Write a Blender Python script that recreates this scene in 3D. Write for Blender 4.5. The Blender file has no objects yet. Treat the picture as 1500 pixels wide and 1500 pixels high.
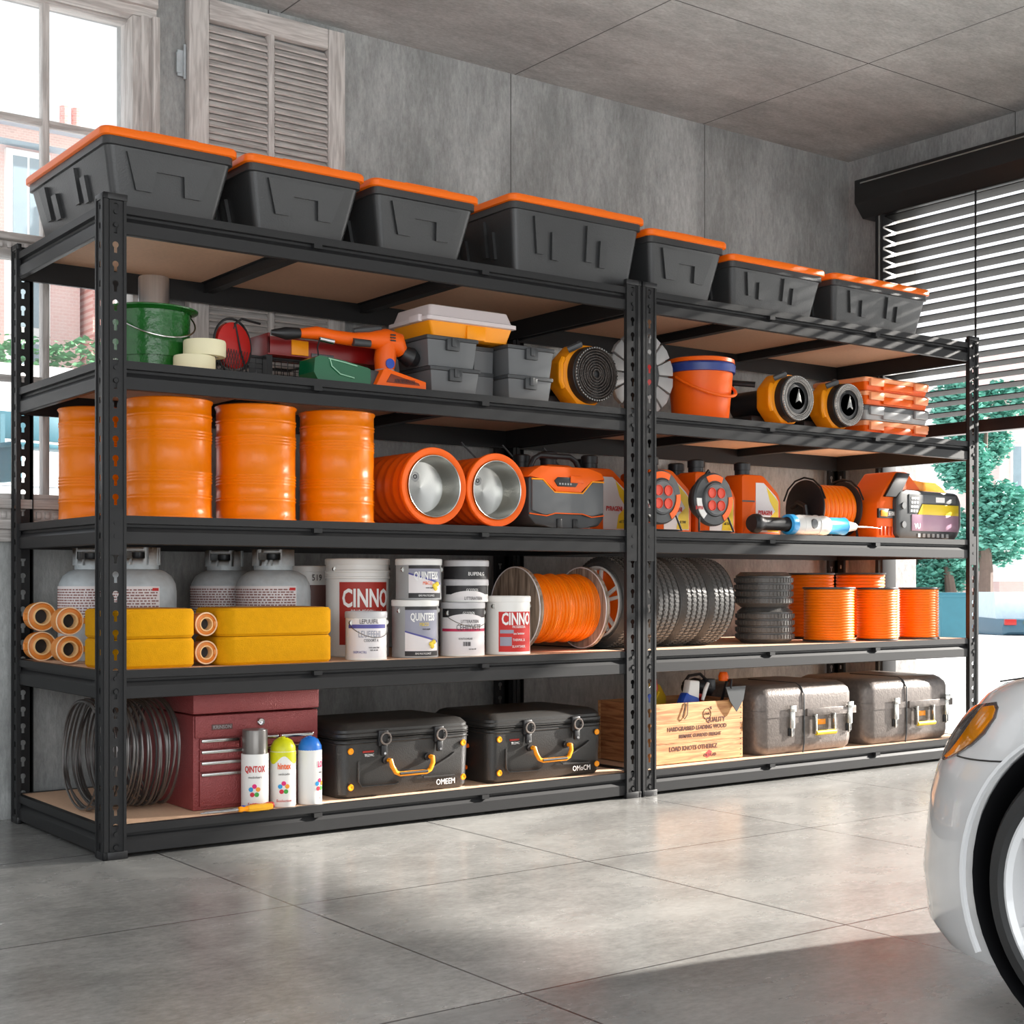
import bpy, bmesh, math, random
from math import sin, cos, pi, radians, sqrt, atan2
from mathutils import Vector, Matrix
R = random.Random(7)
SC = bpy.context.scene
COL = SC.collection

# ------------------------------------------------------------------ camera
F = 2095.7; TH = 0.637
cd = bpy.data.cameras.new('camera'); cam = bpy.data.objects.new('camera', cd); COL.objects.link(cam)
cam.location = (-1.4293, -3.8137, 0.7636)
cam.rotation_euler = (pi/2, 0, -TH)
cd.sensor_width = 36; cd.lens = 36*F/1500; cd.shift_y = (853.37-750)/1500
cd.clip_start = .05; cd.clip_end = 300
SC.camera = cam
# ------------------------------------------------------------------ light
w = bpy.data.worlds.new('sky'); SC.world = w; w.use_nodes = True
wn = w.node_tree; bg = wn.nodes['Background']
tcw = wn.nodes.new('ShaderNodeTexCoord'); sxw = wn.nodes.new('ShaderNodeSeparateXYZ'); rw = wn.nodes.new('ShaderNodeValToRGB')
wn.links.new(tcw.outputs['Generated'], sxw.inputs[0]); wn.links.new(sxw.outputs[2], rw.inputs[0])
rw.color_ramp.elements[0].position = .0; rw.color_ramp.elements[0].color = (1, 1, 1, 1)
rw.color_ramp.elements[1].position = .8; rw.color_ramp.elements[1].color = (.78, .88, 1, 1)
wn.links.new(rw.outputs[0], bg.inputs[0]); bg.inputs[1].default_value = 1.35
def sun(az_vec, elev, strength, ang, col=(1, .95, .88)):
    l = bpy.data.lights.new('sun', 'SUN'); l.energy = strength; l.angle = radians(ang); l.color = col
    o = bpy.data.objects.new('sun', l); COL.objects.link(o)
    d = Vector((az_vec[0], az_vec[1], 0)).normalized()*cos(radians(elev)); d.z = sin(radians(elev))
    o.rotation_euler = d.to_track_quat('Z', 'Y').to_euler(); o.location = (8, -1, 6)
sun((1, -.26), 20.5, 20.0, 1.6)
def area(name, loc, tgt, sx, sy, e, col=(1, 1, 1)):
    l = bpy.data.lights.new(name, 'AREA'); l.shape = 'RECTANGLE'; l.size = sx; l.size_y = sy; l.energy = e; l.color = col
    o = bpy.data.objects.new(name, l); COL.objects.link(o); o.location = loc
    o.rotation_euler = (Vector(loc)-Vector(tgt)).to_track_quat('Z', 'Y').to_euler()
area('overhead_fill', (.6, -2.6, 2.78), (.6, -2.5, 0), 3.2, .9, 8, (1, .97, .93))  # unseen fill lamp, added overhead to lift the ambient light indoors
area('front_fill', (-1.2, -5.6, 1.15), (1.6, .5, 1.35), 4.5, 2.0, 76, (.94, .975, 1))  # fill lamp added behind the camera to brighten shelf fronts and board undersides
SC.view_settings.view_transform = 'Standard'; SC.view_settings.look = 'None'
SC.view_settings.gamma = 1; SC.view_settings.use_curve_mapping = False
SC.view_settings.exposure = 0.0

# ------------------------------------------------------------------ materials
def S(r, g, b):
    f = lambda c: ((c/255+.055)/1.055)**2.4 if c > 10 else c/255/12.92
    return (f(r), f(g), f(b), 1)
MC = {}
def mat(name, col, rough=.5, metal=0., var=.12, scale=8., bump=0., bscale=60., spec=.5, alpha=1., trans=0., coat=0., stretch=None, emit=0):
    if name in MC: return MC[name]
    m = bpy.data.materials.new(name); m.use_nodes = True; nt = m.node_tree; p = nt.nodes['Principled BSDF']
    tc = nt.nodes.new('ShaderNodeTexCoord'); mp = nt.nodes.new('ShaderNodeMapping'); nt.links.new(tc.outputs['Object'], mp.inputs[0])
    if stretch: mp.inputs['Scale'].default_value = stretch
    n = nt.nodes.new('ShaderNodeTexNoise'); n.inputs['Scale'].default_value = scale; n.inputs['Detail'].default_value = 5
    nt.links.new(mp.outputs[0], n.inputs['Vector'])
    mx = nt.nodes.new('ShaderNodeMix'); mx.data_type = 'RGBA'
    c = Vector(col[:3])
    mx.inputs[6].default_value = (*(c*(1-var)), 1); mx.inputs[7].default_value = (*[min(1, v) for v in c*(1+var)], 1)
    nt.links.new(n.outputs[0], mx.inputs[0]); nt.links.new(mx.outputs[2], p.inputs['Base Color'])
    p.inputs['Roughness'].default_value = rough; p.inputs['Metallic'].default_value = metal
    p.inputs['Specular IOR Level'].default_value = spec
    p.inputs['Alpha'].default_value = alpha; p.inputs['Transmission Weight'].default_value = trans
    p.inputs['Coat Weight'].default_value = coat
    if bump:
        n2 = nt.nodes.new('ShaderNodeTexNoise'); n2.inputs['Scale'].default_value = bscale; n2.inputs['Detail'].default_value = 3
        nt.links.new(mp.outputs[0], n2.inputs['Vector'])
        b = nt.nodes.new('ShaderNodeBump'); b.inputs['Strength'].default_value = bump; b.inputs['Distance'].default_value = .004
        nt.links.new(n2.outputs[0], b.inputs['Height']); nt.links.new(b.outputs[0], p.inputs['Normal'])
    MC[name] = m; return m

def jointed(name, col, rough, axes, jw, var=.18, scale=1.6, jcol=(.05, .05, .05, 1), spec=.5, stretch=(1, 1, 1), bmp=.25):
    """poured concrete with panel joints on a real-world grid: axes = [(axis, offset, spacing)]"""
    m = bpy.data.materials.new(name); m.use_nodes = True; nt = m.node_tree; p = nt.nodes['Principled BSDF']; L = nt.links.new
    g = nt.nodes.new('ShaderNodeNewGeometry'); mp = nt.nodes.new('ShaderNodeMapping'); L(g.outputs['Position'], mp.inputs[0]); mp.inputs['Scale'].default_value = stretch
    def noise(s, d, ro=.6):
        n = nt.nodes.new('ShaderNodeTexNoise'); n.inputs['Scale'].default_value = s; n.inputs['Detail'].default_value = d; n.inputs['Roughness'].default_value = ro
        L(mp.outputs[0], n.inputs['Vector']); return n
    def ramp(src, a, b, c0, c1):
        r = nt.nodes.new('ShaderNodeValToRGB'); r.color_ramp.elements[0].position = a; r.color_ramp.elements[1].position = b
        r.color_ramp.elements[0].color = c0; r.color_ramp.elements[1].color = c1; L(src, r.inputs[0]); return r
    c = Vector(col[:3]); lo = (*(c*(1-var)), 1); hi = (*(c*(1+var)), 1)
    n1 = noise(scale, 8, .65); r1 = ramp(n1.outputs[0], .35, .65, lo, hi)
    n2 = noise(scale*7, 6, .7); r2 = ramp(n2.outputs[0], .3, .7, (.86, .86, .86, 1), (1.08, 1.08, 1.08, 1))
    mx = nt.nodes.new('ShaderNodeMix'); mx.data_type = 'RGBA'; mx.blend_type = 'MULTIPLY'; mx.inputs[0].default_value = 1
    L(r1.outputs[0], mx.inputs[6]); L(r2.outputs[0], mx.inputs[7])
    v = nt.nodes.new('ShaderNodeTexVoronoi'); v.inputs['Scale'].default_value = 28; L(g.outputs['Position'], v.inputs['Vector'])
    r3 = ramp(v.outputs['Distance'], .03, .07, (.55, .55, .55, 1), (1, 1, 1, 1))
    m3 = nt.nodes.new('ShaderNodeMix'); m3.data_type = 'RGBA'; m3.blend_type = 'MULTIPLY'; m3.inputs[0].default_value = .55
    L(mx.outputs[2], m3.inputs[6]); L(r3.outputs[0], m3.inputs[7])
    n4 = nt.nodes.new('ShaderNodeTexNoise'); n4.inputs['Scale'].default_value = 42; n4.inputs['Detail'].default_value = 6; n4.inputs['Roughness'].default_value = .7; L(mp.outputs[0], n4.inputs['Vector'])
    r4 = ramp(n4.outputs[0], .32, .68, (.80, .80, .80, 1), (1.14, 1.14, 1.14, 1))
    m5 = nt.nodes.new('ShaderNodeMix'); m5.data_type = 'RGBA'; m5.blend_type = 'MULTIPLY'; m5.inputs[0].default_value = 1
    L(m3.outputs[2], m5.inputs[6]); L(r4.outputs[0], m5.inputs[7]); m3 = m5
    sx = nt.nodes.new('ShaderNodeSeparateXYZ'); L(g.outputs['Position'], sx.inputs[0])
    def mth(op, a, b=None):
        x = nt.nodes.new('ShaderNodeMath'); x.operation = op
        for i, q in enumerate((a, b)):
            if q is None: continue
            if isinstance(q, (int, float)): x.inputs[i].default_value = q
            else: L(q, x.inputs[i])
        return x.outputs[0]
    cur = None
    for ax, off, sp in axes:
        t = mth('DIVIDE', mth('SUBTRACT', sx.outputs[ax], off-sp/2+sp*20*-1), sp)
        d = mth('MULTIPLY', mth('ABSOLUTE', mth('SUBTRACT', mth('FRACT', t), .5)), sp)
        k = mth('LESS_THAN', d, jw)
        cur = k if cur is None else mth('MAXIMUM', cur, k)
    if cur is not None:
        m4 = nt.nodes.new('ShaderNodeMix'); m4.data_type = 'RGBA'; L(cur, m4.inputs[0]); L(m3.outputs[2], m4.inputs[6]); m4.inputs[7].default_value = jcol
        L(m4.outputs[2], p.inputs['Base Color'])
    else: L(m3.outputs[2], p.inputs['Base Color'])
    rr = ramp(n1.outputs[0], .3, .7, (rough*.75,)*3+(1,), (min(1, rough*1.3),)*3+(1,)); L(rr.outputs[0], p.inputs['Roughness'])
    p.inputs['Specular IOR Level'].default_value = spec
    b = nt.nodes.new('ShaderNodeBump'); b.inputs['Strength'].default_value = bmp; b.inputs['Distance'].default_value = .004
    L(n4.outputs[0], b.inputs['Height']); L(b.outputs[0], p.inputs['Normal'])
    return m

def bricky(name, c1, c2, mortar, sx=3., sy=8.):
    m = bpy.data.materials.new(name); m.use_nodes = True; nt = m.node_tree; p = nt.nodes['Principled BSDF']
    tc = nt.nodes.new('ShaderNodeTexCoord'); mp = nt.nodes.new('ShaderNodeMapping'); mp.inputs['Rotation'].default_value = (pi/2, 0, 0)
    nt.links.new(tc.outputs['Object'], mp.inputs[0])
    b = nt.nodes.new('ShaderNodeTexBrick'); b.inputs['Color1'].default_value = c1; b.inputs['Color2'].default_value = c2; b.inputs['Mortar'].default_value = mortar
    b.inputs['Scale'].default_value = 8; nt.links.new(mp.outputs[0], b.inputs[0]); nt.links.new(b.outputs[0], p.inputs[0]); p.inputs['Roughness'].default_value = .9
    return m

def grain(name, c1, c2, ax=2, rough=.6, sc=6., dist=3.):
    if name in MC: return MC[name]
    m = bpy.data.materials.new(name); m.use_nodes = True; nt = m.node_tree; p = nt.nodes['Principled BSDF']
    tc = nt.nodes.new('ShaderNodeTexCoord'); mp = nt.nodes.new('ShaderNodeMapping'); nt.links.new(tc.outputs['Object'], mp.inputs[0])
    s = [14., 14., 14.]; s[ax] = 1.2; mp.inputs['Scale'].default_value = s
    n = nt.nodes.new('ShaderNodeTexNoise'); n.inputs['Scale'].default_value = sc; n.inputs['Detail'].default_value = 6; n.inputs['Distortion'].default_value = dist*.2
    nt.links.new(mp.outputs[0], n.inputs['Vector'])
    r = nt.nodes.new('ShaderNodeValToRGB'); r.color_ramp.elements[0].position = .35; r.color_ramp.elements[1].position = .62
    r.color_ramp.elements[0].color = c1; r.color_ramp.elements[1].color = c2
    nt.links.new(n.outputs[0], r.inputs[0]); nt.links.new(r.outputs[0], p.inputs[0]); p.inputs['Roughness'].default_value = rough
    b = nt.nodes.new('ShaderNodeBump'); b.inputs['Strength'].default_value = .3; b.inputs['Distance'].default_value = .003
    nt.links.new(n.outputs[0], b.inputs['Height']); nt.links.new(b.outputs[0], p.inputs['Normal'])
    MC[name] = m; return m

BLK = mat('black_powder_steel', S(36, 36, 37), .45, 0, .06, spec=.3)
BLKP = mat('black_plastic', S(28, 28, 30), .42, 0, .1)
TOTE = mat('charcoal_tote_plastic', S(52, 53, 54), .34, 0, .2, 5, .15, 200)
ORL = mat('orange_lid_plastic', S(248, 112, 8), .38, 0, .04)
DRM = mat('orange_drum_paint', S(236, 122, 0), .3, 0, .04, 3, .3, 45, spec=.3, coat=.03)
ORG = mat('orange_plastic', S(236, 96, 10), .38, 0, .06, spec=.3)
YOR = mat('amber_plastic', S(246, 152, 8), .34, 0, .06, spec=.35)
RED = mat('red_plastic', S(178, 24, 20), .35, 0, .08)
GRN = mat('green_enamel', S(24, 92, 32), .22, 0, .35, 30, .6, 50)
GRN2 = mat('green_gloss_plastic', S(10, 92, 56), .18, 0, .08)
BLU = mat('blue_plastic', S(24, 70, 170), .35)
SKY = mat('cyan_plastic', S(40, 160, 225), .3)
WHT = mat('white_plastic', S(232, 230, 226), .35, 0, .03)
CRM = mat('cream_tape', S(232, 224, 188), .7, 0, .03)
STL = mat('brushed_steel', S(190, 190, 186), .25, 1, .06)
CHR = mat('chrome', S(215, 215, 218), .1, 1, .03)
GRY = mat('grey_plastic', S(92, 94, 96), .42, 0, .08)
DGR = mat('dark_grey_plastic', S(58, 60, 62), .42, 0, .1)
LGR = mat('light_grey_plastic', S(160, 160, 160), .4, 0, .08)
RUB = mat('tyre_rubber', S(84, 82, 80), .36, 0, .2, 30, .4, 120)
BRD = mat('particle_board', S(226, 186, 154), .75, 0, .12, 90)
YEL = mat('yellow_hose_weave', S(212, 150, 4), .85, 0, .12, 60, .5, 420, spec=.15)
YLW = mat('yellow_plastic', S(240, 205, 30), .4, 0, .05)
GAL = mat('galvanised_steel', S(186, 194, 198), .45, .1, .28, 30, .3, 80)
GUN = mat('scuffed_gunmetal', S(116, 108, 103), .36, .35, .4, 55, .25, 120)
CHEST = mat('maroon_hammered_paint', S(140, 62, 62), .35, .2, .15, 60, .6, 260)
CASE = mat('matte_black_case', S(44, 43, 42), .38, 0, .1, 20, .2, 300)
TRANSP = mat('frosted_clear_plastic', S(236, 224, 224), .25, 0, .03, alpha=.72)
PALE = mat('pale_orange_translucent', S(250, 160, 110), .3, 0, .05)
WIRE = mat('steel_wire', S(128, 124, 122), .3, .85, .2)
CABLE = mat('orange_cable', S(252, 122, 4), .35, 0, .08, 30, spec=.35)
PAP = mat('white_label', S(228, 222, 222), .55, 0, .04)
LRED = mat('red_label', S(168, 42, 30), .55, 0, .06)
LPNK = mat('magenta_band', S(190, 40, 80), .55)
LBLU = mat('violet_band', S(82, 80, 150), .55)
LBLK = mat('black_label', S(36, 34, 36), .5)
LGRY = mat('grey_label', S(150, 150, 165), .5, 0, .1)
INK = mat('dark_ink', S(50, 44, 48), .6)
INKW = mat('white_ink', S(240, 238, 236), .6)
INKR = mat('red_ink', S(200, 40, 36), .6)
CARP = mat('white_car_paint', S(226, 226, 226), .22, 0, .01, coat=.8)
GLASS = mat('window_glass', (1, 1, 1, 1), .02, 0, 0, alpha=.12)
WOODP = grain('weathered_painted_wood', S(176, 170, 166), S(214, 209, 205), 2, .65)
WOODX = grain('weathered_painted_wood_rail', S(176, 170, 166), S(214, 209, 205), 0, .65)
SPW = grain('grey_spool_wood', S(110, 92, 78), S(176, 156, 138), 2, .7)
CRT = grain('crate_wood', S(168, 110, 66), S(206, 156, 104), 0, .7)

# ------------------------------------------------------------------ mesh helpers
class MB:
    def __init__(s): s.b = bmesh.new()
    def box(s, x0, x1, y0, y1, z0, z1, bev=0, M=None, seg=2):
        r = bmesh.ops.create_cube(s.b, size=1)
        vs = r['verts']
        for v in vs: v.co = Vector(((x0+x1)/2+v.co.x*(x1-x0), (y0+y1)/2+v.co.y*(y1-y0), (z0+z1)/2+v.co.z*(z1-z0)))
        if bev:
            es = list({e for v in vs for e in v.link_edges})
            q = bmesh.ops.bevel(s.b, geom=es, offset=bev, segments=seg, affect='EDGES', profile=.5)
            vs = list({v for f in q['faces'] for v in f.verts} | {v for v in vs if v.is_valid})
        if M: bmesh.ops.transform(s.b, matrix=M, verts=vs)
        return s
    def loft(s, rings, cap=True, closed=True, M=None, caps=None):
        L = []
        for r in rings: L.append([s.b.verts.new(Vector(p)) for p in r])
        n = len(L[0])
        for a, b in zip(L, L[1:]):
            for i in range(n if closed else n-1):
                j = (i+1) % n
                try: s.b.faces.new((a[i], a[j], b[j], b[i]))
                except ValueError: pass
        if cap:
            for k, r in enumerate((L[0][::-1], L[-1])):
                if caps and not caps[k]: continue
                try: s.b.faces.new(r)
                except ValueError: pass
        if M: bmesh.ops.transform(s.b, matrix=M, verts=[v for r in L for v in r])
        return s
    def lathe(s, prof, c=(0, 0, 0), ax='z', seg=40, M=None, solid=False):
        rings = []
        for r, h in prof:
            ring = []
            for i in range(seg):
                a = 2*pi*i/seg; u, v = max(r, 1e-4)*cos(a), max(r, 1e-4)*sin(a)
                p = {'z': (u, v, h), 'y': (u, -h, v), 'x': (h, u, v)}[ax]   # 'y' profile: h grows towards -Y (the viewer)
                ring.append((p[0]+c[0], p[1]+c[1], p[2]+c[2]))
            rings.append(ring)
        return s.loft(rings, M=M, caps=(solid or prof[0][0] < 1e-3, solid or prof[-1][0] < 1e-3))
    def cyl(s, c, r, h, ax='z', seg=32, r2=None, M=None):
        return s.lathe([(r, 0), (r if r2 is None else r2, h)], c, ax, seg, M, True)
    def tube(s, pts, r, seg=8, closed=False, M=None):
        pts = [Vector(p) for p in pts]; n = len(pts); rings = []; up = None
        for i, p in enumerate(pts):
            t = (pts[(i+1) % n]-pts[i-1]) if closed else (pts[min(i+1, n-1)]-pts[max(i-1, 0)])
            t.normalize()
            if up is None: up = Vector((0, 0, 1)) if abs(t.z) < .9 else Vector((1, 0, 0))
            a = (up-t*up.dot(t)).normalized(); up = a; b = t.cross(a)
            rr = r[i] if isinstance(r, (list, tuple)) else r
            rings.append([p+(a*cos(2*pi*k/seg)+b*sin(2*pi*k/seg))*rr for k in range(seg)])
        if closed: rings.append(rings[0]); return s.loft(rings, cap=False, M=M)
        return s.loft(rings, M=M)
    def torus(s, c, rad, r, ax='y', seg=40, rs=8, M=None, sq=1):
        pts = []
        for i in range(seg):
            a = 2*pi*i/seg; u, v = rad*cos(a), rad*sin(a)*sq
            p = {'z': (u, v, 0), 'y': (u, 0, v), 'x': (0, u, v)}[ax]; pts.append((p[0]+c[0], p[1]+c[1], p[2]+c[2]))
        return s.tube(pts, r, rs, True, M)
    def prism(s, poly, y0, y1, bev=0, M=None, ax='y'):
        """polygon in XZ extruded along Y (ax y), in YZ along X (ax x), in XY along Z (ax z)"""
        f = {'y': lambda a, b, t: (a, t, b), 'x': lambda a, b, t: (t, a, b), 'z': lambda a, b, t: (a, b, t)}[ax]
        A = [s.b.verts.new(f(a, b, y0)) for a, b in poly]; B = [s.b.verts.new(f(a, b, y1)) for a, b in poly]; n = len(poly)
        fs = [s.b.faces.new(A), s.b.faces.new(B[::-1])]
        for i in range(n): fs.append(s.b.faces.new((A[i], B[i], B[(i+1) % n], A[(i+1) % n])))
        vs = A+B
        if bev:
            es = list({e for v in vs for e in v.link_edges})
            q = bmesh.ops.bevel(s.b, geom=es, offset=bev, segments=2, affect='EDGES', profile=.5)
            vs = list({v for ff in q['faces'] for v in ff.verts} | {v for v in vs if v.is_valid})
        if M: bmesh.ops.transform(s.b, matrix=M, verts=vs)
        return s
    def build(s, name, m, parent=None, smooth=True, ang=35, label=None):
        bmesh.ops.recalc_face_normals(s.b, faces=s.b.faces)
        me = bpy.data.meshes.new(name)
        if smooth:
            for f in s.b.faces: f.smooth = True
            for e in s.b.edges:
                if len(e.link_faces) == 2 and e.calc_face_angle(0) > radians(ang): e.smooth = False
        s.b.to_mesh(me); s.b.free(); me.materials.append(m)
        o = bpy.data.objects.new(name, me); COL.objects.link(o)
        if parent: o.parent = parent
        if label: o['label'] = label
        return o
def tag(o, label=None, cat=None, group=None, kind=None):
    for k, v in (('label', label), ('category', cat), ('group', group), ('kind', kind)):
        if v: o[k] = v
    return o
def thing(name, label, cat, loc=(0, 0, 0), rz=0, group=None):
    o = bpy.data.objects.new(name, None); COL.objects.link(o); o.location = loc; o.rotation_euler = (0, 0, rz)
    o.empty_display_size = .05
    return tag(o, label, cat, group)
def kids(o): return [c for c in bpy.data.objects if c.parent == o]
def dup(o, loc, rz=None, label=None, parent=None, group=None):
    c = o.copy(); COL.objects.link(c)
    if parent: c.parent = parent
    else:
        c.location = loc
        if rz is not None: c.rotation_euler = (0, 0, rz)
    if label: c['label'] = label
    if group: c['group'] = group
    for ch in kids(o): dup(ch, None, None, None, c)
    return c
def rrect(w, d, r, n=4, cx=0, cy=0, z=0):
    pts = []
    for k, (sx, sy) in enumerate(((1, 1), (-1, 1), (-1, -1), (1, -1))):
        for i in range(n+1):
            a = k*pi/2+pi/2*i/n
            pts.append((cx+sx*(w/2-r)+r*cos(a), cy+sy*(d/2-r)+r*sin(a), z))
    return pts
def TR(x=0, y=0, z=0, rx=0, ry=0, rz=0): return Matrix.Translation((x, y, z)) @ Matrix.Rotation(rz, 4, 'Z') @ Matrix.Rotation(ry, 4, 'Y') @ Matrix.Rotation(rx, 4, 'X')
def text(body, size, m, parent, x=0, y=0, z=0, bend=0, a0=0, ext=.0006, name='lettering', sx=1., rx=pi/2, rz=0, align='CENTER', bold=.0):
    cu = bpy.data.curves.new(name, 'FONT'); cu.body = body; cu.size = size; cu.extrude = ext; cu.align_x = align; cu.resolution_u = 2; cu.offset = bold
    t = bpy.data.objects.new(name, cu); COL.objects.link(t)
    dg = bpy.context.evaluated_depsgraph_get(); me = bpy.data.meshes.new_from_object(t.evaluated_get(dg))
    bpy.data.objects.remove(t); bpy.data.curves.remove(cu)
    for v in me.vertices:
        u, h, d = v.co.x*sx, v.co.y, v.co.z
        if bend:
            a = a0+u/bend; rr = bend+d+.0012; v.co = (rr*sin(a)+x, -rr*cos(a)+y, h+z)
        else:
            q = Matrix.Rotation(rz, 3, 'Z') @ Matrix.Rotation(rx, 3, 'X') @ Vector((u, h, d)); v.co = q+Vector((x, y, z))
    me.materials.clear(); me.materials.append(m)
    o = bpy.data.objects.new(name, me); COL.objects.link(o)
    if parent: o.parent = parent
    return o
LAB = -26
def patch(m, parent, r, a0, a1, z0, z1, name='label', off=.0006, label=None, curve=None):
    """label wrapped on a cylinder about Z, angles in degrees from -Y towards +X"""
    a0 += LAB; a1 += LAB; b = MB(); n = 16; rings = []
    for i in range(n+1):
        t = i/n; a = radians(a0+(a1-a0)*t); q0, q1 = r+off*.1, r+off
        za, zb = z0, z1
        if curve: za, zb = curve(t)
        rings.append([(q1*sin(a), -q1*cos(a), za), (q1*sin(a), -q1*cos(a), zb), (q0*sin(a), -q0*cos(a), zb), (q0*sin(a), -q0*cos(a), za)])
    b.loft(rings); return b.build(name, m, parent, label=label)
def struct(o): o['kind'] = 'structure'; return o

Z = [1.808-.4292*i for i in range(5)]      # shelf surfaces, top to bottom
W, D, H = 1.967, .809, 1.83

# ------------------------------------------------------------------ the room
XR, YW, ZC = 4.10, .87, 2.835
FLOORM = jointed('polished_concrete_floor', S(144, 143, 140), .25, [(0, .168, .9), (1, -.785, .905)], .0028, .24, 1.2, (.06, .06, .06, 1), .5, (1, 1.6, 1), .03)
CEILM = jointed('ceiling_concrete', S(184, 186, 185), .8, [(0, 2.05, 1.06), (1, -.07, 1.06)], .003, .2, 1.4, (.12, .12, .12, 1), .3, (1, 2.4, 1), .5)
WALLM = jointed('wall_concrete', S(166, 168, 167), .85, [(0, 2.03, 1.09)], .0025, .26, 1.7, (.1, .1, .1, 1), .3, (2.2, 1, .7), .6)
WALRM = jointed('wall_concrete_side', S(158, 158, 157), .85, [(1, -.067, 1.09)], .0025, .26, 1.7, (.1, .1, .1, 1), .3, (1, 2.2, .7), .6)
struct(MB().box(-3.2, XR+.2, -6.5, YW+.2, -.12, 0).build('floor', FLOORM, smooth=False))
struct(MB().box(-3.2, XR+.2, -4.6, YW+.2, ZC, ZC+.15).build('ceiling', CEILM, smooth=False))
WX0, WX1, WZ0, WZ1 = -1.25, .451, 1.03, 2.72
b = MB()
b.box(-3.2, WX0, YW, YW+.2, 0, ZC).box(WX1, XR+.2, YW, YW+.2, 0, ZC).box(WX0, WX1, YW, YW+.2, 0, WZ0).box(WX0, WX1, YW, YW+.2, WZ1, ZC)
struct(b.build('wall_back', WALLM, smooth=False))
OY0, OY1, OZ = -3.1, .62, 2.56
b = MB(); b.box(XR, XR+.2, OY1, YW, 0, ZC).box(XR, XR+.2, OY0, OY1, OZ, ZC).box(XR, XR+.2, -4.6, OY0, 0, ZC)
struct(b.build('wall_right', WALRM, smooth=False))
# window_1: old painted wooden window
wnd = thing('window_1', 'old grey-painted wooden sash window with small panes left of the shutter', 'window', (0, YW, 0)); del wnd['category']; struct(wnd)
b = MB()
def casing(b, x0, x1, z0, z1):
    for k, (o, d) in enumerate(((0, .03), (.018, .045), (.05, .028), (.075, .05))): pass
zt = WZ1+.11
for x in (WX1,):
    for (u0, u1, d) in ((0, .028, .022), (.026, .05, .04), (.048, .066, .03), (.062, .085, .052)): b.box(x-.03+u0, x-.03+u1+.001, -d, .03, WZ0-.1, WZ1-.031, .003)
b.build('side_casing', WOODP, wnd)
b = MB()
for (u0, u1, d) in ((0, .035, .022), (.033, .07, .038), (.068, .115, .05)): b.box(WX0, WX1+.056, -d, .03, WZ1-.03+u0, min(WZ1-.03+u1, ZC-.002), .003)
b.build('head_casing', WOODX, wnd)
b = MB()
for (z0, z1, d) in ((.895, .935, .03), (.935, .965, .06), (.965, 1.0, .045), (1.0, 1.03, .07), (1.03, 1.05, .03)): b.box(WX0, WX1+.06, -d, .03 if z1 < 1.04 else .1, z0, z1, .003)
for i in range(60): b.box(WX0+.02+i*.028, WX0+.036+i*.028, -.052, -.04, .97, .992, .002)
b.build('sill', WOODX, wnd)
b = MB()
for x in (.153, -.125, -.403, -.681, -.959): b.box(x-.012, x+.012, .055, .095, 1.05, WZ1, .004)
b.box(WX1-.022, WX1, .045, .11, 1.05, WZ1, .004)
b.build('mullion', WOODP, wnd)
b = MB()
for z in (2.292, 1.434): b.box(WX0, WX1, .06, .09, z-.011, z+.011, .004)
b.box(WX0, WX1, .045, .11, WZ1-.032, WZ1, .004)
for (z0, z1, d) in ((1.826, 1.85, .03), (1.85, 1.88, .045), (1.88, 1.903, .02)): b.box(WX0, WX1, d, .1, z0, z1, .003)
for i in range(60): b.box(WX0+.01+i*.028, WX0+.024+i*.028, .036, .05, 1.855, 1.875, .002)
b.build('transom', WOODX, wnd)
MB().box(WX0, WX1, .072, .076, 1.05, WZ1-.02).build('pane', GLASS, wnd, smooth=False)

# louvred shutter folded back on the wall
sh = thing('louvred_shutter', 'grey-white painted wooden shutter with two louvred panels open against the concrete wall', 'shutter', (.617, YW-.001, 1.40))
SW, SH = .619, 1.405
b = MB(); b.box(0, .075, -.04, 0, 0, SH, .004).box(SW-.07, SW, -.04, 0, 0, SH, .004).box(.285+.02, .33, -.038, 0, .0, SH-.02, .006)
b.build('stile', WOODP, sh)
for z0, z1 in ((SH-.075, SH), (0, .09)): MB().box(.076, SW-.071, -.039, 0, z0, z1, .004).build('rail', WOODX, sh)
for x0, x1 in ((.077, .303), (.332, SW-.072)):
    b = MB(); z = .1
    while z < SH-.09:
        b.box(x0, x1, -.019, .019, -.0035, .0035, 0, TR(0, -.021, z+.008, rx=radians(48))); z += .0235
    b.build('louvre_panel', WOODX, sh, smooth=False)
b = MB().box(-.03, .0, -.012, -.006, 1.12, 1.21).cyl((-.006, -.016, 1.11), .005, .12); b.box(-.035, -.02, -.016, -.006, 1.13, 1.20); b.build('hinge', GAL, sh)

# rolled venetian blind at the vehicle opening
bl = thing('venetian_blind', 'black exterior-style venetian blind half lowered over the wide opening in the right wall', 'blind', (XR, 0, 0))
b = MB(); b.prism([(-.16, 2.68), (0, 2.68), (0, 2.505), (-.10, 2.505), (-.16, 2.57)], OY0-.05, .70, .004); b.build('head_box', mat('blind_box', S(34, 33, 33), .4), bl)
MB().box(-.166, -.160, OY0, .66, 2.655, 2.662).build('head_box_trim', STL, bl)
b = MB(); ysl0, ysl1 = OY0, .575; z = 1.53
while z < 2.50:
    b.box(-.039, .039, ysl0, ysl1, -.002, .002, 0, TR(-.052, 0, z, ry=radians(7.5))); z += .0505
b.build('slats', mat('blind_slat', S(15, 13, 12), .5, spec=.15), bl, smooth=False)
MB().box(-.075, -.025, OY0, .575, 1.432, 1.488, .004).build('bottom_rail', mat('blind_rail', S(40, 26, 24), .4), bl)
for y in (.073, -1.0, -2.1):
    MB().box(-.092, -.088, y-.004, y+.004, 1.45, 2.51).build('ladder_cord', BLK, bl)
MB().box(-.10, 0, .58, .625, 0, 2.51, .004).build('guide_rail', BLK, bl)
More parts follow.
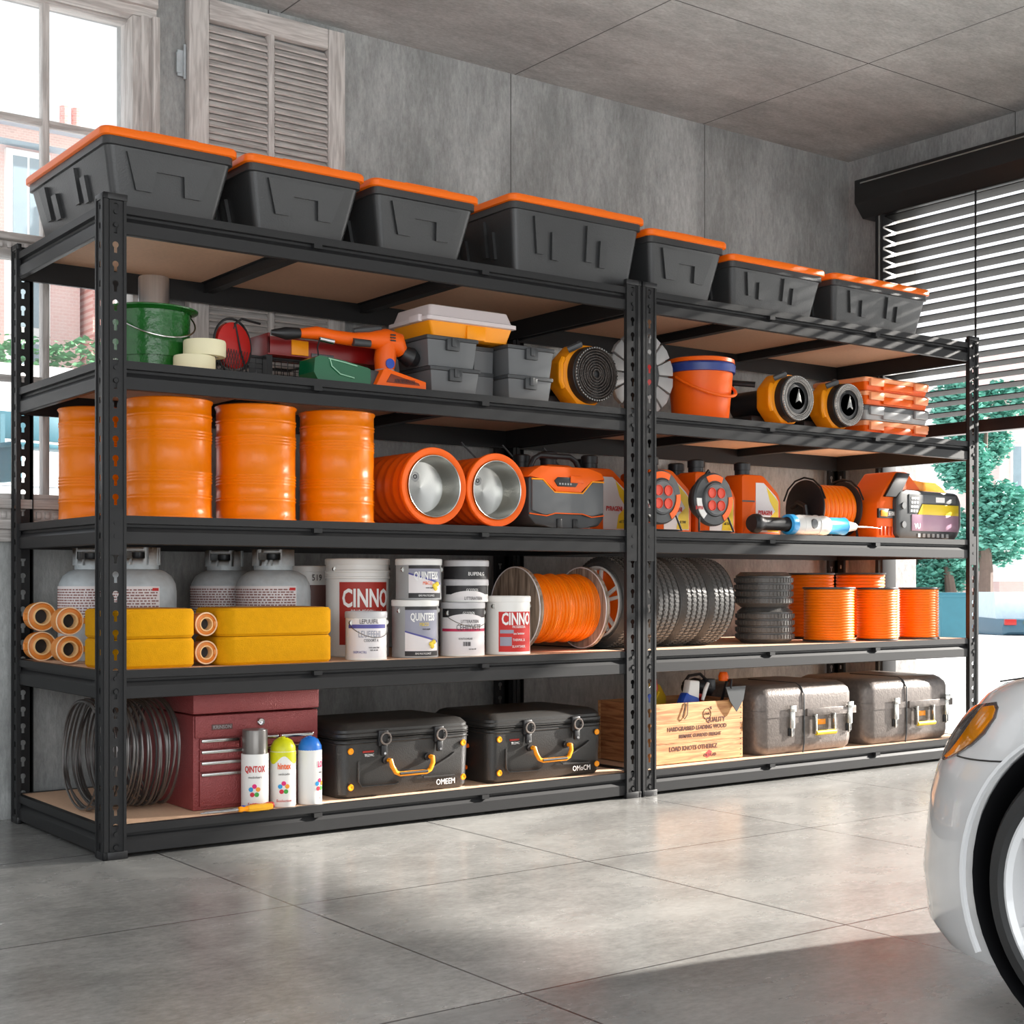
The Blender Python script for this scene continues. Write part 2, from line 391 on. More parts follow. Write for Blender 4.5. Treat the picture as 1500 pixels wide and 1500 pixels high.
MB().box(-.106, -.100, .59, .60, 0, 2.50).build('guide_channel', STL, bl)
MB().box(-.10, 0, OY0-.05, OY0, 0, 2.51, .004).build('guide_rail', BLK, bl)

# ------------------------------------------------------------------ steel shelving
def keyhole_r(th):
    # star shaped keyhole: round head above, tapering slot below
    x, z = cos(th), sin(th)
    return max(.0088, min(.0225/abs(z), .0042/max(abs(x), 1e-4))) if z < -.1 else .0088
def slot_r(th): return .0045 if abs(sin(th)) < .5 else min(.009, .0045/abs(cos(th)+1e-6))
def flange(b, wdt, pl, n, pitch, z0, hole, off, M):
    """perforated strip of width wdt in local (u,z), n cells; hole centre at off"""
    angs = []
    for i in range(n):
        za, zb = z0+i*pitch, z0+(i+1)*pitch; zc = za+pitch*.58
        A = [atan2(q-zc, p-off) for p in (0, wdt) for q in (za, zb)]
        th = sorted(set([round(a, 5) for a in A]+[round(-pi+2*pi*k/16+.05, 5) for k in range(16)]+[round(-pi/2+q*s_, 5) for q in (.07, .185, .3, .46, .54) for s_ in (-1, 1)]))
        inn, out = [], []
        for a in th:
            c, s_ = cos(a), sin(a); r = hole(a)
            t = 1e9
            if c > 1e-6: t = min(t, (wdt-off)/c)
            if c < -1e-6: t = min(t, -off/c)
            if s_ > 1e-6: t = min(t, (zb-zc)/s_)
            if s_ < -1e-6: t = min(t, (za-zc)/s_)
            inn.append(b.b.verts.new(M @ Vector((off+r*c, 0, zc+r*s_)))); out.append(b.b.verts.new(M @ Vector((off+t*c, 0, zc+t*s_))))
        m_ = len(th)
        for k in range(m_):
            j = (k+1) % m_; b.b.faces.new((inn[k], inn[j], out[j], out[k]))
def make_post(parent, x, y, sx, sy):
    """corner post; sx, sy = direction the two flanges run from the outer corner"""
    b = MB(); n = 34; pitch = (H-.01)/n
    flange(b, .064, 0, n, pitch, .005, keyhole_r, .034, Matrix.Translation((x, y, 0)) @ Matrix.Diagonal((sx, 1, 1, 1)))
    flange(b, .055, 0, n, pitch, .005, slot_r, .028, Matrix.Translation((x, y, 0)) @ Matrix.Rotation(pi/2, 4, 'Z') @ Matrix.Diagonal((sy, 1, 1, 1)))
    bmesh.ops.recalc_face_normals(b.b, faces=b.b.faces)
    def rib(x0, x1, y0, y1): b.box(min(x0, x1), max(x0, x1), min(y0, y1), max(y0, y1), .004, H-.004)
    rib(x, x+sx*.012, y, y-sy*.004); rib(x+sx*.056, x+sx*.064, y, y-sy*.004); rib(x+sx*.016, x+sx*.018, y, y-sy*.003)
    rib(x, x-sx*.004, y, y+sy*.010); rib(x, x-sx*.004, y+sy*.047, y+sy*.055)
    rib(x+sx*.062, x+sx*.064, y, y+sy*.012); rib(x, x+sx*.010, y+sy*.053, y+sy*.055)
    for zz in Z:
        for dz in (-.022, -.058):
            if zz+dz > .03: b.cyl((x+sx*.034, y-sy*.0012, zz+dz), .006, .003, 'y', 12)
    o = b.build('post', BLK, parent, smooth=False)
    for z0, z1 in ((0, .022), (H-.012, H+.006)):
        c = MB(); X0, X1 = sorted((x-sx*.003, x+sx*.067)); Y0, Y1 = sorted((y-sy*.006, y+sy*.012)); c.box(X0, X1, Y0, Y1, z0, z1, .002)
        X0, X1 = sorted((x-sx*.003, x+sx*.012)); Y0, Y1 = sorted((y-sy*.006, y+sy*.058)); c.box(X0, X1, Y0, Y1, z0, z1, .002)
        c.build('foot' if z0 == 0 else 'cap', BLKP, o)
    # splice sleeve and rivets
    c = MB(); X0, X1 = sorted((x+sx*.018, x+sx*.055)); Y0, Y1 = sorted((y-sy*.0005, y-sy*.003)); c.box(X0, X1, Y0, Y1, .84, .965)
    c.build('splice_plate', BLK, o, smooth=False)
BP = [(0, 0), (0, -.022), (.013, -.024), (.013, -.031), (.001, -.045), (.001, -.078), (.004, -.080), (.018, -.080), (.018, 0)]
def make_unit(x0, label):
    u = thing('shelving_unit', label, 'shelving', (x0, 0, 0), 0, None)
    for (x, y, sx, sy) in ((.004, .007, 1, 1), (W-.004, .007, -1, 1), (.004, D-.004, 1, -1), (W-.004, D-.004, -1, -1)): make_post(u, x, y, sx, sy)
    for i, z in enumerate(Z):
        b = MB(); b.prism([(.0095+a, z+c) for a, c in BP], .022, W-.024, ax='x'); b.build('front_beam', BLK, u, smooth=False)
        b = MB(); b.prism([(D-.008-a, z+c) for a, c in BP], .022, W-.024, ax='x'); b.build('rear_beam', BLK, u, smooth=False)
        for s in (0, 1):
            b = MB(); b.prism([((.0065+a) if s == 0 else (W-.0065-a), z+c) for a, c in BP], .026, D-.028, ax='y'); b.build('side_beam', BLK, u, smooth=False)
        for x in (.668, 1.288):
            b = MB(); b.box(x-.018, x+.018, .025, D-.027, z-.045, z-.014).box(x-.03, x+.03, .026, D-.028, z-.0145, z-.012)
            b.box(x-.014, x+.014, .003, .026, z-.036, z-.023)
            b.build('cross_bar', BLK, u, smooth=False)
        MB().box(.026, W-.028, .0245, D-.0265, z-.0118, z-.001).build('shelf_board', BRD, u, smooth=False)
    return u
unitA = make_unit(0, 'left five-tier black steel shelving unit with keyhole posts and particle-board shelves, nearest the window')
unitB = dup(unitA, (W+.004, 0, 0), label='right five-tier black steel shelving unit with keyhole posts, beside the blind and the white car')

# ------------------------------------------------------------------ street outside
GW = mat('pale_street', S(236, 236, 234), .9, 0, .03, 2)
struct(MB().prism([(XR+.2, -.02), (14, -.25), (60, -1.35), (60, -1.6), (XR+.2, -.6)], -40, 45).build('ground_driveway', GW, smooth=False))
b = MB(); b.loft([[(-6, y, zb), (xr, y, zb), (xr, y, zt), (-6, y, zt)] for y, zb, zt, xr in ((YW+.2, -1.2, .96, 3.9), (5.2, -1.2, 1.38, 4.9), (18, -1.2, 1.9, 8.2))])
og = b.build('ground_street', GW, smooth=False); struct(og)
# keep the raised street behind the back wall only: it stops at the side of the driveway
BR1 = bricky('red_brick_facade', S(222, 150, 140), S(232, 168, 158), S(240, 200, 192))
BR2 = bricky('pink_facade', S(244, 204, 198), S(246, 212, 206), S(250, 228, 224))
BR3 = bricky('buff_brick_facade', S(206, 186, 176), S(220, 200, 190), S(232, 222, 214))
SLT = mat('blue_slate', S(150, 176, 192), .7, 0, .15, 6)
WFR = mat('white_window_frame', S(250, 248, 246), .5, 0, .02)
PNE = mat('far_window_pane', S(150, 168, 178), .1, 0, .2, 3)
def house(name, label, x0, x1, y, z0, z1, m, wins, roof=None, chim=(), depth=4, axis='y'):
    t = thing(name, label, 'building', (x0, y, z0))
    wd, h = x1-x0, z1-z0
    MB().box(0, wd, 0, depth, 0, h).build('facade', m, t, smooth=False)
    for (u, v, a, c) in wins:
        f = MB().box(u-.06, u+a+.06, -.06, .02, v-.08, v+c+.06).build('window_frame', WFR, t, smooth=False)
        MB().box(u, u+a*.46, -.065, -.06, v, v+c).box(u+a*.54, u+a, -.065, -.06, v, v+c).build('pane', PNE, f, smooth=False)
    if roof:
        q = MB().prism([(-.2, h), (depth*.5, h+roof), (depth+.2, h)], -.1, wd+.1, ax='x').build('roof', SLT, t, smooth=False)
    for (u, cw, ch) in chim:
        c = MB().box(u, u+cw, depth*.3, depth*.3+.5, h-.2, h+ch).build('chimney', BR3, t, smooth=False)
        for k in range(2): MB().cyl((u+cw*(.3+.4*k), depth*.3+.25, h+ch), .07, .3, seg=10).build('chimney_pot', BR1, c)
    return t
wn4 = [(.25+.62*i, v, .32, .85) for v in (.8, 1.95) for i in range(3)]
house('brick_house', 'red brick terraced house with white sash windows seen low through the window', 3.35, 5.6, 9.2, 1.45, 4.4, BR1, wn4, None, ())
house('pink_house', 'pale pink terraced house with slate roof seen at the left of the window', 1.2, 3.3, 9.4, 1.5, 4.75, BR2, [(.22+.62*i, v, .28, .75) for v in (.7, 1.6, 2.4) for i in range(3)], .5, ((.5, .4, .7),), 3)
house('buff_house', 'buff brick house with tall chimneys rising over the roofs beyond the window', 3.6, 7.4, 13.9, 1.7, 6.35, BR3, [(.5+.9*i, 3.2, .4, .9) for i in range(3)], .3, ((.25, .5, .75), (1.5, .4, .55)))
b = MB().box(-2, 8, 7.3, 7.45, 1.47, 2.45, .01)
tag(b.build('garden_wall', mat('white_render', S(240, 238, 236), .8, 0, .02)), 'low white rendered garden wall across the street beyond the window', 'wall')
# hedge: mass of leaves
def leafmass(name, boxes, n, size, m, seed, parent=None):
    rr = random.Random(seed); b = MB()
    for k in range(n):
        (cx, cy, cz, ax, ay, az) = boxes[k % len(boxes)]
        while True:
            u = Vector((rr.uniform(-1, 1), rr.uniform(-1, 1), rr.uniform(-1, 1)))
            if u.length < 1: break
        u = u.normalized()*(.55+.45*rr.random())
        p = Vector((cx+u.x*ax, cy+u.y*ay, cz+u.z*az)); s = size*rr.uniform(.6, 1.3)
        M = Matrix.Translation(p) @ Matrix.Rotation(rr.uniform(0, 6.3), 4, 'Z') @ Matrix.Rotation(rr.uniform(-1.2, 1.2), 4, 'X')
        vs = [b.b.verts.new(M @ Vector(q)) for q in ((-s*.5, 0, 0), (0, -s*.35, s*.08), (s*.6, 0, 0), (0, s*.35, s*.08))]
        b.b.faces.new(vs)
    return b.build(name, m, parent, smooth=False)
LEAF1 = mat('hedge_leaf', S(96, 160, 110), .6, 0, .35, 2)
LEAF2 = mat('teal_tree_leaf', S(104, 172, 156), .6, 0, .5, 1.6)
BARK = mat('bark', S(110, 92, 84), .8, 0, .2)
h = thing('hedge', 'clipped green hedge behind the white garden wall', 'hedge', (0, 7.9, 1.55)); 
leafmass('foliage', [(-1+i*.55, 0, .95, .45, .25, .33) for i in range(16)], 7000, .08, LEAF1, 3, h)
MB().box(-1.3, 7.6, -.05, .05, 0, .8).build('stem_mass', BARK, h)
# street furniture beyond the window
TEAL = mat('teal_metal', S(40, 104, 120), .5, 0, .1)
def bench(x, y, z, rz, label):
    t = thing('street_bench', label, 'bench', (x, y, z), rz)
    MB().box(-.32, .32, -.1, .1, .2, .225, .005).build('seat', TEAL, t)
    MB().box(-.32, .32, .1, .12, .26, .42, .005).build('backrest', TEAL, t)
    for s in (-.27, .27): MB().box(s-.015, s+.015, -.1, .11, 0, .2).box(s-.015, s+.015, .09, .12, .2, .4).build('leg', TEAL, t)
bench(1.42, 4.6, 1.345, .2, 'teal metal bench on the pale street just beyond the window')
LC = thing('parked_car', 'dark blue parked car glimpsed at the far left edge of the window', 'car', (.62, 4.75, 1.35), .1)
def farcar(t, body, L_=1.7, w_=.8, h_=.62, k=1.):
    secs = []
    for (yy, zb, zt, ww) in ((-L_/2, .18, .36, .8), (-L_/2+.08, .12, .42, .95), (-L_*.28, .11, .45, 1), (0, .11, .46, 1), (L_*.3, .11, .45, 1), (L_/2-.06, .13, .40, .95), (L_/2, .18, .34, .8)):
        a = w_/2*ww; secs.append([(-a, yy, zb), (a, yy, zb), (a*1.02, yy, (zb+zt)/2), (a*.93, yy, zt), (-a*.93, yy, zt), (-a*1.02, yy, (zb+zt)/2)])
    MB().loft([[(x*k, y*k, z*k) for x, y, z in s] for s in secs]).build('body', body, t, ang=50)
    cab = [(-.33, .44, .93), (-.2, h_, .72), (.16, h_, .72), (.34, .44, .93)]
    MB().loft([[(-w_/2*q*.95*k, L_*a*k, zz*k) for a, zz, q in cab], [(w_/2*q*.95*k, L_*a*k, zz*k) for a, zz, q in cab]]).build('cabin', mat('far_car_glass', S(196, 214, 222), .1), t, ang=50)
    for sx in (-1, 1):
        for yy in (-L_*.3, L_*.3): MB().cyl((sx*w_*.46*k-.04*k, yy*k, .13*k), .13*k, .1*k, 'x', 18).build('wheel', RUB, t)
farcar(LC, mat('far_car_blue', S(62, 88, 104), .3), 1.3, .55, .5)
# --- beyond the vehicle opening
pil = MB().box(XR+.75, XR+1.15, 1.45, 1.95, -.3, 3.4, .01).build('pillar', MC['white_render'])
tag(pil, 'white rendered pillar just outside the opening behind the right shelving unit', 'pillar')
def tree(x, y, z, hgt, rad, label, seed, n=3200):
    t = thing('street_tree', label, 'tree', (x, y, z), 0, None)
    MB().tube([(0, 0, 0), (.1, 0, hgt*.25), (0, .1, hgt*.5), (.1, 0, hgt*.8)], [.28, .22, .16, .06], 10).build('trunk', BARK, t)
    rr = random.Random(seed); bx = []
    for i in range(12):
        a = rr.uniform(0, 6.3); q = rr.uniform(.2, .75)*rad
        bx.append((q*cos(a), q*sin(a), hgt*rr.uniform(.32, .95), rad*.42, rad*.42, rad*.36))
    leafmass('crown', bx, n*4, .2, LEAF2, seed, t)
def far(px, d, z=0):   # a spot d metres into the view along the ray through a column of the photo (used once, to lay out the street)
    a = (px-750)/F; return (-1.4293+d*(a*cos(TH)+sin(TH)), -3.8137+d*(-a*sin(TH)+cos(TH)))
x, y = far(1442, 46); tree(x, y, -.9, 8.2, 2.1, 'teal-green leafy street tree right of the shelving, beyond the parked silver car', 11, 4200)
x, y = far(1392, 50); tree(x, y, -.9, 4.2, 1.5, 'lower dark teal street tree seen between the shelves above the bins', 12, 2200)
x, y = far(1340, 56); tree(x, y, -.9, 3.4, 1.6, 'pale green tree glimpsed behind the orange cable spools', 13, 1500)
x, y = far(1488, 52)
t = thing('pink_building', 'pale pink brick street building with white window strips at the right edge', 'building', (x, y, -1.2), -TH)
MB().box(-.6, 7, 0, 5, 0, 10.5).build('facade', BR2, t, smooth=False)
for k in range(3):
    f = MB().box(-.2+k*.9, .25+k*.9, -.08, .02, 3.6, 7.0).build('window_frame', WFR, t, smooth=False)
    MB().box(-.12+k*.9, .17+k*.9, -.1, -.08, 3.7, 6.9).build('pane', PNE, f, smooth=False)
f = MB().box(-1.2, .6, -.5, -.4, 2.0, 3.9).build('sign_board', WFR, t, smooth=False)
x, y = far(1469, 42)
t = thing('parked_car', 'silver-blue parked car seen from behind on the bright street, right of the shelving', 'car', (x, y, -.86), -TH+.06)
farcar(t, mat('far_car_silver', S(66, 104, 124), .3, 0, .05), 4.2, 1.75, 1.0, 1.)
for o in [c for c in bpy.data.objects if c.parent == t]: o.scale = (1, 1, 1.35)
MB().box(-.26, .26, -2.18, -2.1, .46, .58).build('number_plate', YLW, t, smooth=False)
for s in (-1, 1): MB().box(s*.66-.16, s*.66+.16, -2.17, -2.06, .44, .60, .01).build('tail_light', RED, t)
def binn(px, d, k, label):
    x, y = far(px, d); t = thing('wheelie_bin', label, 'bin', (x, y, -.46), -TH)
    MB().loft([[(q[0], q[1], .12*k) for q in rrect(.5*k, .55*k, .05, 3)], [(q[0], q[1], 1.0*k) for q in rrect(.62*k, .7*k, .05, 3)]]).build('body', TEAL, t)
    MB().box(-.34*k, .34*k, -.38*k, .38*k, 1.0*k, 1.09*k, .02).build('lid', TEAL, t)
    for s in (-1, 1): MB().cyl((s*.24*k-.03, .22*k, .12*k), .12*k, .06, 'x', 16).build('wheel', RUB, t)
binn(1391, 27, .95, 'teal wheeled bin standing outside, seen right of the front orange cable spools')
binn(1346, 33, .95, 'second teal wheeled bin outside, above the front orange cable spools')

# ------------------------------------------------------------------ storage totes on the top shelf
def face_relief(b, P, poly, t=.011):
    """P(u, w) -> point on the sloped face, N its normal; raised polygon of thickness t"""
    pts, N = [P(u, w_) for u, w_ in poly], (P(1, 0)-P(0, 0)).cross(P(0, 1)-P(0, 0)).normalized()
    A = [b.b.verts.new(p-N*.002) for p in pts]; B = [b.b.verts.new(p+N*t) for p in pts]; n = len(pts)
    b.b.faces.new(A[::-1]); b.b.faces.new(B)
    for i in range(n): b.b.faces.new((A[i], A[(i+1) % n], B[(i+1) % n], B[i]))
SHORT = [[(-.36, .93), (-.36, .93), (-.30, .34), (-.15, .34), (-.12, .68), (.12, .68), (.15, .34), (.30, .34), (.36, .93)][1:]]
LONG = [[(-.36, .93), (-.34, .34), (-.285, .34), (-.275, .93)], [(-.22, .72), (-.215, .28), (-.15, .28), (-.155, .72)], [(.06, .93), (.075, .34), (.13, .34), (.13, .93)], [(.18, .72), (.195, .28), (.25, .28), (.24, .72)]]
def tote(x, w_, d, h, label, y=.02):
    t = thing('storage_tote', label, 'storage tote', (x+w_/2, y+d/2, Z[0]), 0, 'charcoal totes with orange lids on the top shelf')
    hb = h-.024
    b = MB(); ins = .105 if w_ < .45 else .09
    b.loft([rrect(w_-ins-.02, d-ins-.02, .02, 4, z=.0), rrect(w_-ins, d-ins, .022, 4, z=.006), rrect(w_-.035, d-.035, .024, 4, z=hb-.03), rrect(w_-.02, d-.02, .024, 4, z=hb-.028), rrect(w_-.02, d-.02, .024, 4, z=hb)])
    for fx, ln, ot in ((0, w_, d), (1, d, w_)):
        for s in (-1, 1):
            def P(u, v, s=s, fx=fx, ln=ln, ot=ot):
                k = v; a = (ln-ins)/2+(ins-.035)/2*k; o_ = (ot-ins)/2+(ins-.035)/2*k
                q = u*2*a*.98; zz = .006+v*(hb-.036)
                if fx == 0: return Vector((q*-s, s*o_, zz))
                return Vector((s*o_, q*s, zz))
            for poly in (SHORT if ln < .45 else LONG): face_relief(b, P, [(u*1.0, v) for u, v in poly])
    b.build('body', TOTE, t, ang=25)
    b = MB()
    b.loft([rrect(w_-.006, d-.006, .026, 4, z=hb-.006), rrect(w_, d, .028, 4, z=hb-.004), rrect(w_, d, .028, 4, z=hb+.012), rrect(w_-.008, d-.008, .026, 4, z=hb+.018),
            rrect(w_-.05, d-.05, .02, 4, z=hb+.018), rrect(w_-.06, d-.06, .02, 4, z=hb+.024)])
    for s in (-1, 1):
        b.box(-w_*.2, w_*.2, s*(d/2-.022)-.012, s*(d/2-.022)+.012, hb+.014, hb+.023, .003)
    b.build('lid', ORL, t)
    return t
tote(.006, .412, .68, .226, 'charcoal tote with orange lid at the window end of the top shelf')
tote(.442, .407, .68, .226, 'charcoal tote with orange lid, second from the window, in front of the shutter')
tote(.872, .41, .68, .226, 'charcoal tote with orange lid, third from the window, just left of the largest tote')
tote(1.408, .60, .47, .266, 'largest charcoal tote with orange lid, wide side facing out, left of the paired middle posts')
tote(2.022, .40, .66, .238, 'narrow charcoal tote with orange lid directly above the paired middle posts')
tote(2.436, .535, .47, .203, 'low wide charcoal tote with orange lid, second from the blind end')
tote(3.012, .62, .47, .205, 'low wide charcoal tote with orange lid nearest the blind')

# ------------------------------------------------------------------ shelf 2, left unit
z = Z[1]
t = thing('paint_pail', 'scuffed green metal pail with wire handle beside the cream tape rolls', 'bucket', (.245, .262, z))
MB().lathe([(.10, 0), (.104, .003), (.108, .1), (.117, .19), (.121, .194), (.121, .2), (.116, .2), (.113, .05), (0, .05)]).build('body', GRN, t)
MB().lathe([(.119, .183), (.128, .188), (.138, .191), (.139, .195), (.134, .197), (.12, .2), (.117, .197)]).build('rim', GRN, t)
MB().tube([(.128*cos(a), -.128*sin(a)*.98-.01*sin(a), .185-.085*sin(a)+.06*cos(a)*0) for a in [pi*i/20 for i in range(21)]], .0026).build('handle', STL, t)
t = thing('steel_canister', 'tall shiny cylindrical steel canister standing behind the green pail', 'canister', (.352, .50, z))
MB().lathe([(.048, 0), (.048, .345), (.046, .35), (.042, .35), (.042, .2), (0, .2)]).build('body', mat('brushed_canister', S(214, 214, 216), .3, .9, .25, 14, stretch=(6, 6, .2)), t)
for k, (x, y, dz, r, lb) in enumerate(((.317, .112, 0, .061, 'lower cream masking tape roll in front of the green pail'), (.349, .112, .0485, .062, 'upper cream masking tape roll stacked off-centre on the other roll'))):
    t = thing('tape_roll', lb, 'tape', (x, y, z+dz), 0, 'masking tape rolls')
    MB().lathe([(r-.002, 0), (r, .004), (r, .042), (r-.002, .047), (.040, .047), (.0385, .045), (.0385, .002), (.040, 0), (r-.002, 0)]).build('tape', CRM, t)
    MB().lathe([(.0385, .001), (.0385, .046), (.035, .046), (.035, .001), (.0385, .001)]).build('core', PAP, t)
# red power hacksaw / reel in a black mesh tray
t = thing('mesh_tray', 'black wire mesh tray standing behind the tape rolls and the sander', 'tray', (.60, .34, z))
b = MB()
for s in (-1, 1):
    for i in range(19): b.box(-.2+i*.0222-.001, -.2+i*.0222+.001, s*.1-.001, s*.1+.001, 0, .085)
    for k in range(6): b.box(-.2, .2, s*.1-.001, s*.1+.001, .004+k*.0155, .006+k*.0155)
for i in range(6): b.box(-.201, -.199, -.1+i*.04-.001, -.1+i*.04+.001, 0, .085).box(.199, .201, -.1+i*.04-.001, -.1+i*.04+.001, 0, .085)
for i in range(9): b.box(-.2, .2, -.1+i*.025-.001, -.1+i*.025+.001, 0, .002)
b.build('mesh', BLK, t, smooth=False)
b = MB(); b.tube([(x, y, .088) for x, y, _ in rrect(.402, .202, .02, 3)], .004, 6, True); b.build('rim', BLK, t)
t = thing('strap_winder', 'dark red disc in a looped black wire frame left of the red tool case', 'winder', (.475, .19, z), .35)
MB().lathe([(.0, -.012), (.06, -.012), (.07, -.008), (.07, .008), (.06, .012), (0, .012)], (0, 0, .105), 'y').build('disc', RED, t)
MB().torus((0, 0, .105), .078, .004, 'y', 40, 6, sq=1.05).build('wire_frame', BLK, t)
b = MB(); b.tube([(-.06, .03, .006), (-.05, .0, .06), (.0, -.01, .17), (.03, -.01, .19), (.12, .0, .19)], .004, 6).tube([(.055, -.015, .006), (.02, -.015, .09), (.0, -.012, .17)], .003, 6); b.build('arm', BLK, t)
b = MB()
for i in range(12):
    for s in (-1, 1):
        x0 = -.1+i*.0115; b.tube([(x0, -.02, .005), (x0+s*.03, -.02, .09)], .0013, 4)
b.build('mesh_skirt', BLK, t)
t = thing('red_tool_case', 'long dark red open tool case lying behind the orange sander', 'tool case', (.80, .27, z+.0955), 0)
b = MB(); b.box(-.20, .26, -.07, .07, -.002, .004, .0015).box(-.20, .26, -.07, -.062, .0, .055, .002).box(-.2, .26, .062, .07, 0, .065, .002).box(-.2, -.192, -.07, .07, 0, .065, .002).box(.252, .26, -.07, .07, 0, .055, .002); b.build('body', mat('dark_red_enamel', S(128, 18, 18), .3), t)
b = MB(); b.box(-.12, -.06, -.074, -.069, .003, .05, .002).build('amber_latch', YOR, t)
b = MB(); b.box(-.05, .03, -.075, -.069, -.002, .014, .002).build('grey_clip', GRY, t)
for xx in (-.2, .24): MB().box(xx, xx+.02, -.06, .06, -.09, -.002).build('bracket', BLK, t, smooth=False)
# orange power sander on top
t = thing('power_sander', 'orange and grey long-necked electric sander lying above the green case', 'power tool', (.86, .13, z), 0)
b = MB(); pts = [(-.19, .0, .155), (-.13, 0, .162), (-.07, 0, .157), (.0, 0, .155), (.06, 0, .16), (.12, 0, .166), (.16, 0, .155), (.185, 0, .13)]
b.tube(pts, [.014, .021, .021, .022, .027, .036, .04, .022], 14); b.tube([(.125, 0, .15), (.12, 0, .10), (.118, 0, .062)], [.034, .036, .03], 14); b.build('body', ORG, t)
b = MB(); b.tube([(-.19, 0, .155), (-.235, 0, .15), (-.28, .01, .15)], [.017, .02, .008], 12).build('tail_grip', BLKP, t)
b = MB(); b.tube([(-.13, -.017, .142), (-.08, -.022, .136)], [.008, .009], 12).build('chrome_nozzle', CHR, t)
b = MB(); b.tube([(-.01, -.02, .143), (.05, -.024, .143)], [.013, .012], 12).tube([(.0, -.004, .182), (.05, -.004, .19), (.1, -.004, .2)], [.008, .014, .01], 10); b.build('grey_grip', DGR, t)
b = MB(); b.tube([(.18, .0, .13), (.215, 0, .118), (.24, 0, .11)], [.024, .034, .022], 14).build('dust_port', BLKP, t)
b = MB()
for k in range(3): b.box(.118, .136, -.041, -.036, .157+k*.009, .161+k*.009, 0)
b.build('vent_slots', BLKP, t, smooth=False)
b = MB().lathe([(.0, .0), (.016, 0), (.016, .003), (0, .004)], (.118, -.034, .085), 'y', 24).build('badge', BLU, t)
b = MB(); b.tube([(-.13, -.025, .142), (-.15, -.045, .11), (-.152, -.06, .06), (-.145, -.065, .01)], .0025, 6).build('cord', BLK, t)
MB().lathe([(.026, .056), (.032, .058), (.032, .068), (.026, .07)], (.118, 0, 0)).build('collar', LGR, t)
t = thing('green_tool_case', 'low green plastic case with rounded top and orange lettered end on the second shelf', 'case', (.68, .052, z))
b = MB(); b.loft([[(0, 0, .028), (.015, 0, .004), (.2, 0, .001), (.2, 0, .052), (.19, 0, .056), (.1, 0, .072), (.02, 0, .08), (.004, 0, .072)], [(0, .1, .028), (.015, .1, .004), (.2, .1, .001), (.2, .1, .052), (.19, .1, .056), (.1, .1, .072), (.02, .1, .08), (.004, .1, .072)]]); b.build('body', GRN2, t)
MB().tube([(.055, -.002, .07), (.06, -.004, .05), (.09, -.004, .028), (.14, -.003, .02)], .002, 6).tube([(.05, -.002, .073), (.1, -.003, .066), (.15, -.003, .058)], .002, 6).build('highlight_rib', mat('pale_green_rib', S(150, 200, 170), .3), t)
MB().prism([(.2, .001), (.222, .001), (.236, .05), (.2, .052)], .004, .1, .002).build('grey_joint', DGR, t)
b = MB().prism([(.208, .0), (.395, .0), (.395, .026), (.25, .058), (.236, .055)], -.02, .09, .003).build('orange_end', ORG, t)
b = MB().prism([(.245, .014), (.262, .042), (.365, .02), (.37, .012)], -.0225, -.0195, .001).build('recess', mat('dark_orange_recess', S(120, 44, 12), .5), t)
text('AERODUSTXXX', .017, INK, t, .312, -.0236, .016, bend=0, sx=.62, ext=.0004)

# grey organiser bins
def bin_box(label, x, y, dz, w_=.185, h=.088, d=.2, lid=DGR):
    t = thing('organiser_bin', label, 'storage bin', (x, y, Z[1]+dz), 0, 'grey latch bins on the second shelf')
    b = MB(); b.loft([rrect(w_-.022, d-.02, .006, 2, w_/2, d/2, 0), rrect(w_-.004, d-.004, .006, 2, w_/2, d/2, h-.014)]).build('body', GRY, t)
    b = MB(); b.loft([rrect(w_, d, .006, 2, w_/2, d/2, h-.014), rrect(w_+.006, d+.006, .007, 2, w_/2, d/2, h-.012), rrect(w_+.006, d+.006, .007, 2, w_/2, d/2, h-.002), rrect(w_, d, .006, 2, w_/2, d/2, h)]).build('lid', lid, t)
    b = MB(); b.box(w_/2-.028, w_/2+.022, -.01, .004, h-.046, h-.008, .003).box(w_/2-.012, w_/2+.006, -.015, -.008, h-.034, h-.006, .002).build('latch', DGR, t)
    return t
bin_box('grey latch bin at lower left, below the yellow clear-lidded box', 1.108, .058, 0, .195)
bin_box('grey latch bin at upper left, directly under the yellow clear-lidded box', 1.094, .056, .0885, .2, .098)
bin_box('grey latch bin at lower right, beside the coiled black cable lamp', 1.418, .056, 0, .19, .086)
bin_box('grey latch bin at upper right, stacked beside the coiled black cable', 1.416, .054, .0865, .198, .1)
for dz, h, lb in ((0, .092, 'plain grey bin recessed at the bottom between the two latch columns'), (.0925, .085, 'plain grey bin recessed at the top between the two latch columns')):
    t = thing('organiser_bin', lb, 'storage bin', (1.322, .12, z+dz), 0, 'grey latch bins on the second shelf')
    MB().loft([rrect(.078, .12, .004, 2, .04, .06, 0), rrect(.082, .13, .004, 2, .041, .065, h-.014)]).build('body', GRY, t)
    MB().loft([rrect(.083, .132, .004, 2, .041, .065, h-.013), rrect(.083, .132, .004, 2, .041, .065, h)]).build('lid', DGR, t)
t = thing('small_parts_box', 'amber parts box with a frosted clear lid on top of the grey bins', 'storage box', (1.10, .07, z+.1885))
b = MB(); b.loft([rrect(.30, .2, .008, 3, .18, .11, 0), rrect(.335, .225, .01, 3, .18, .115, .048)]); b.box(.16, .235, -.001, .012, .0, .045, .002); b.build('body', YOR, t)
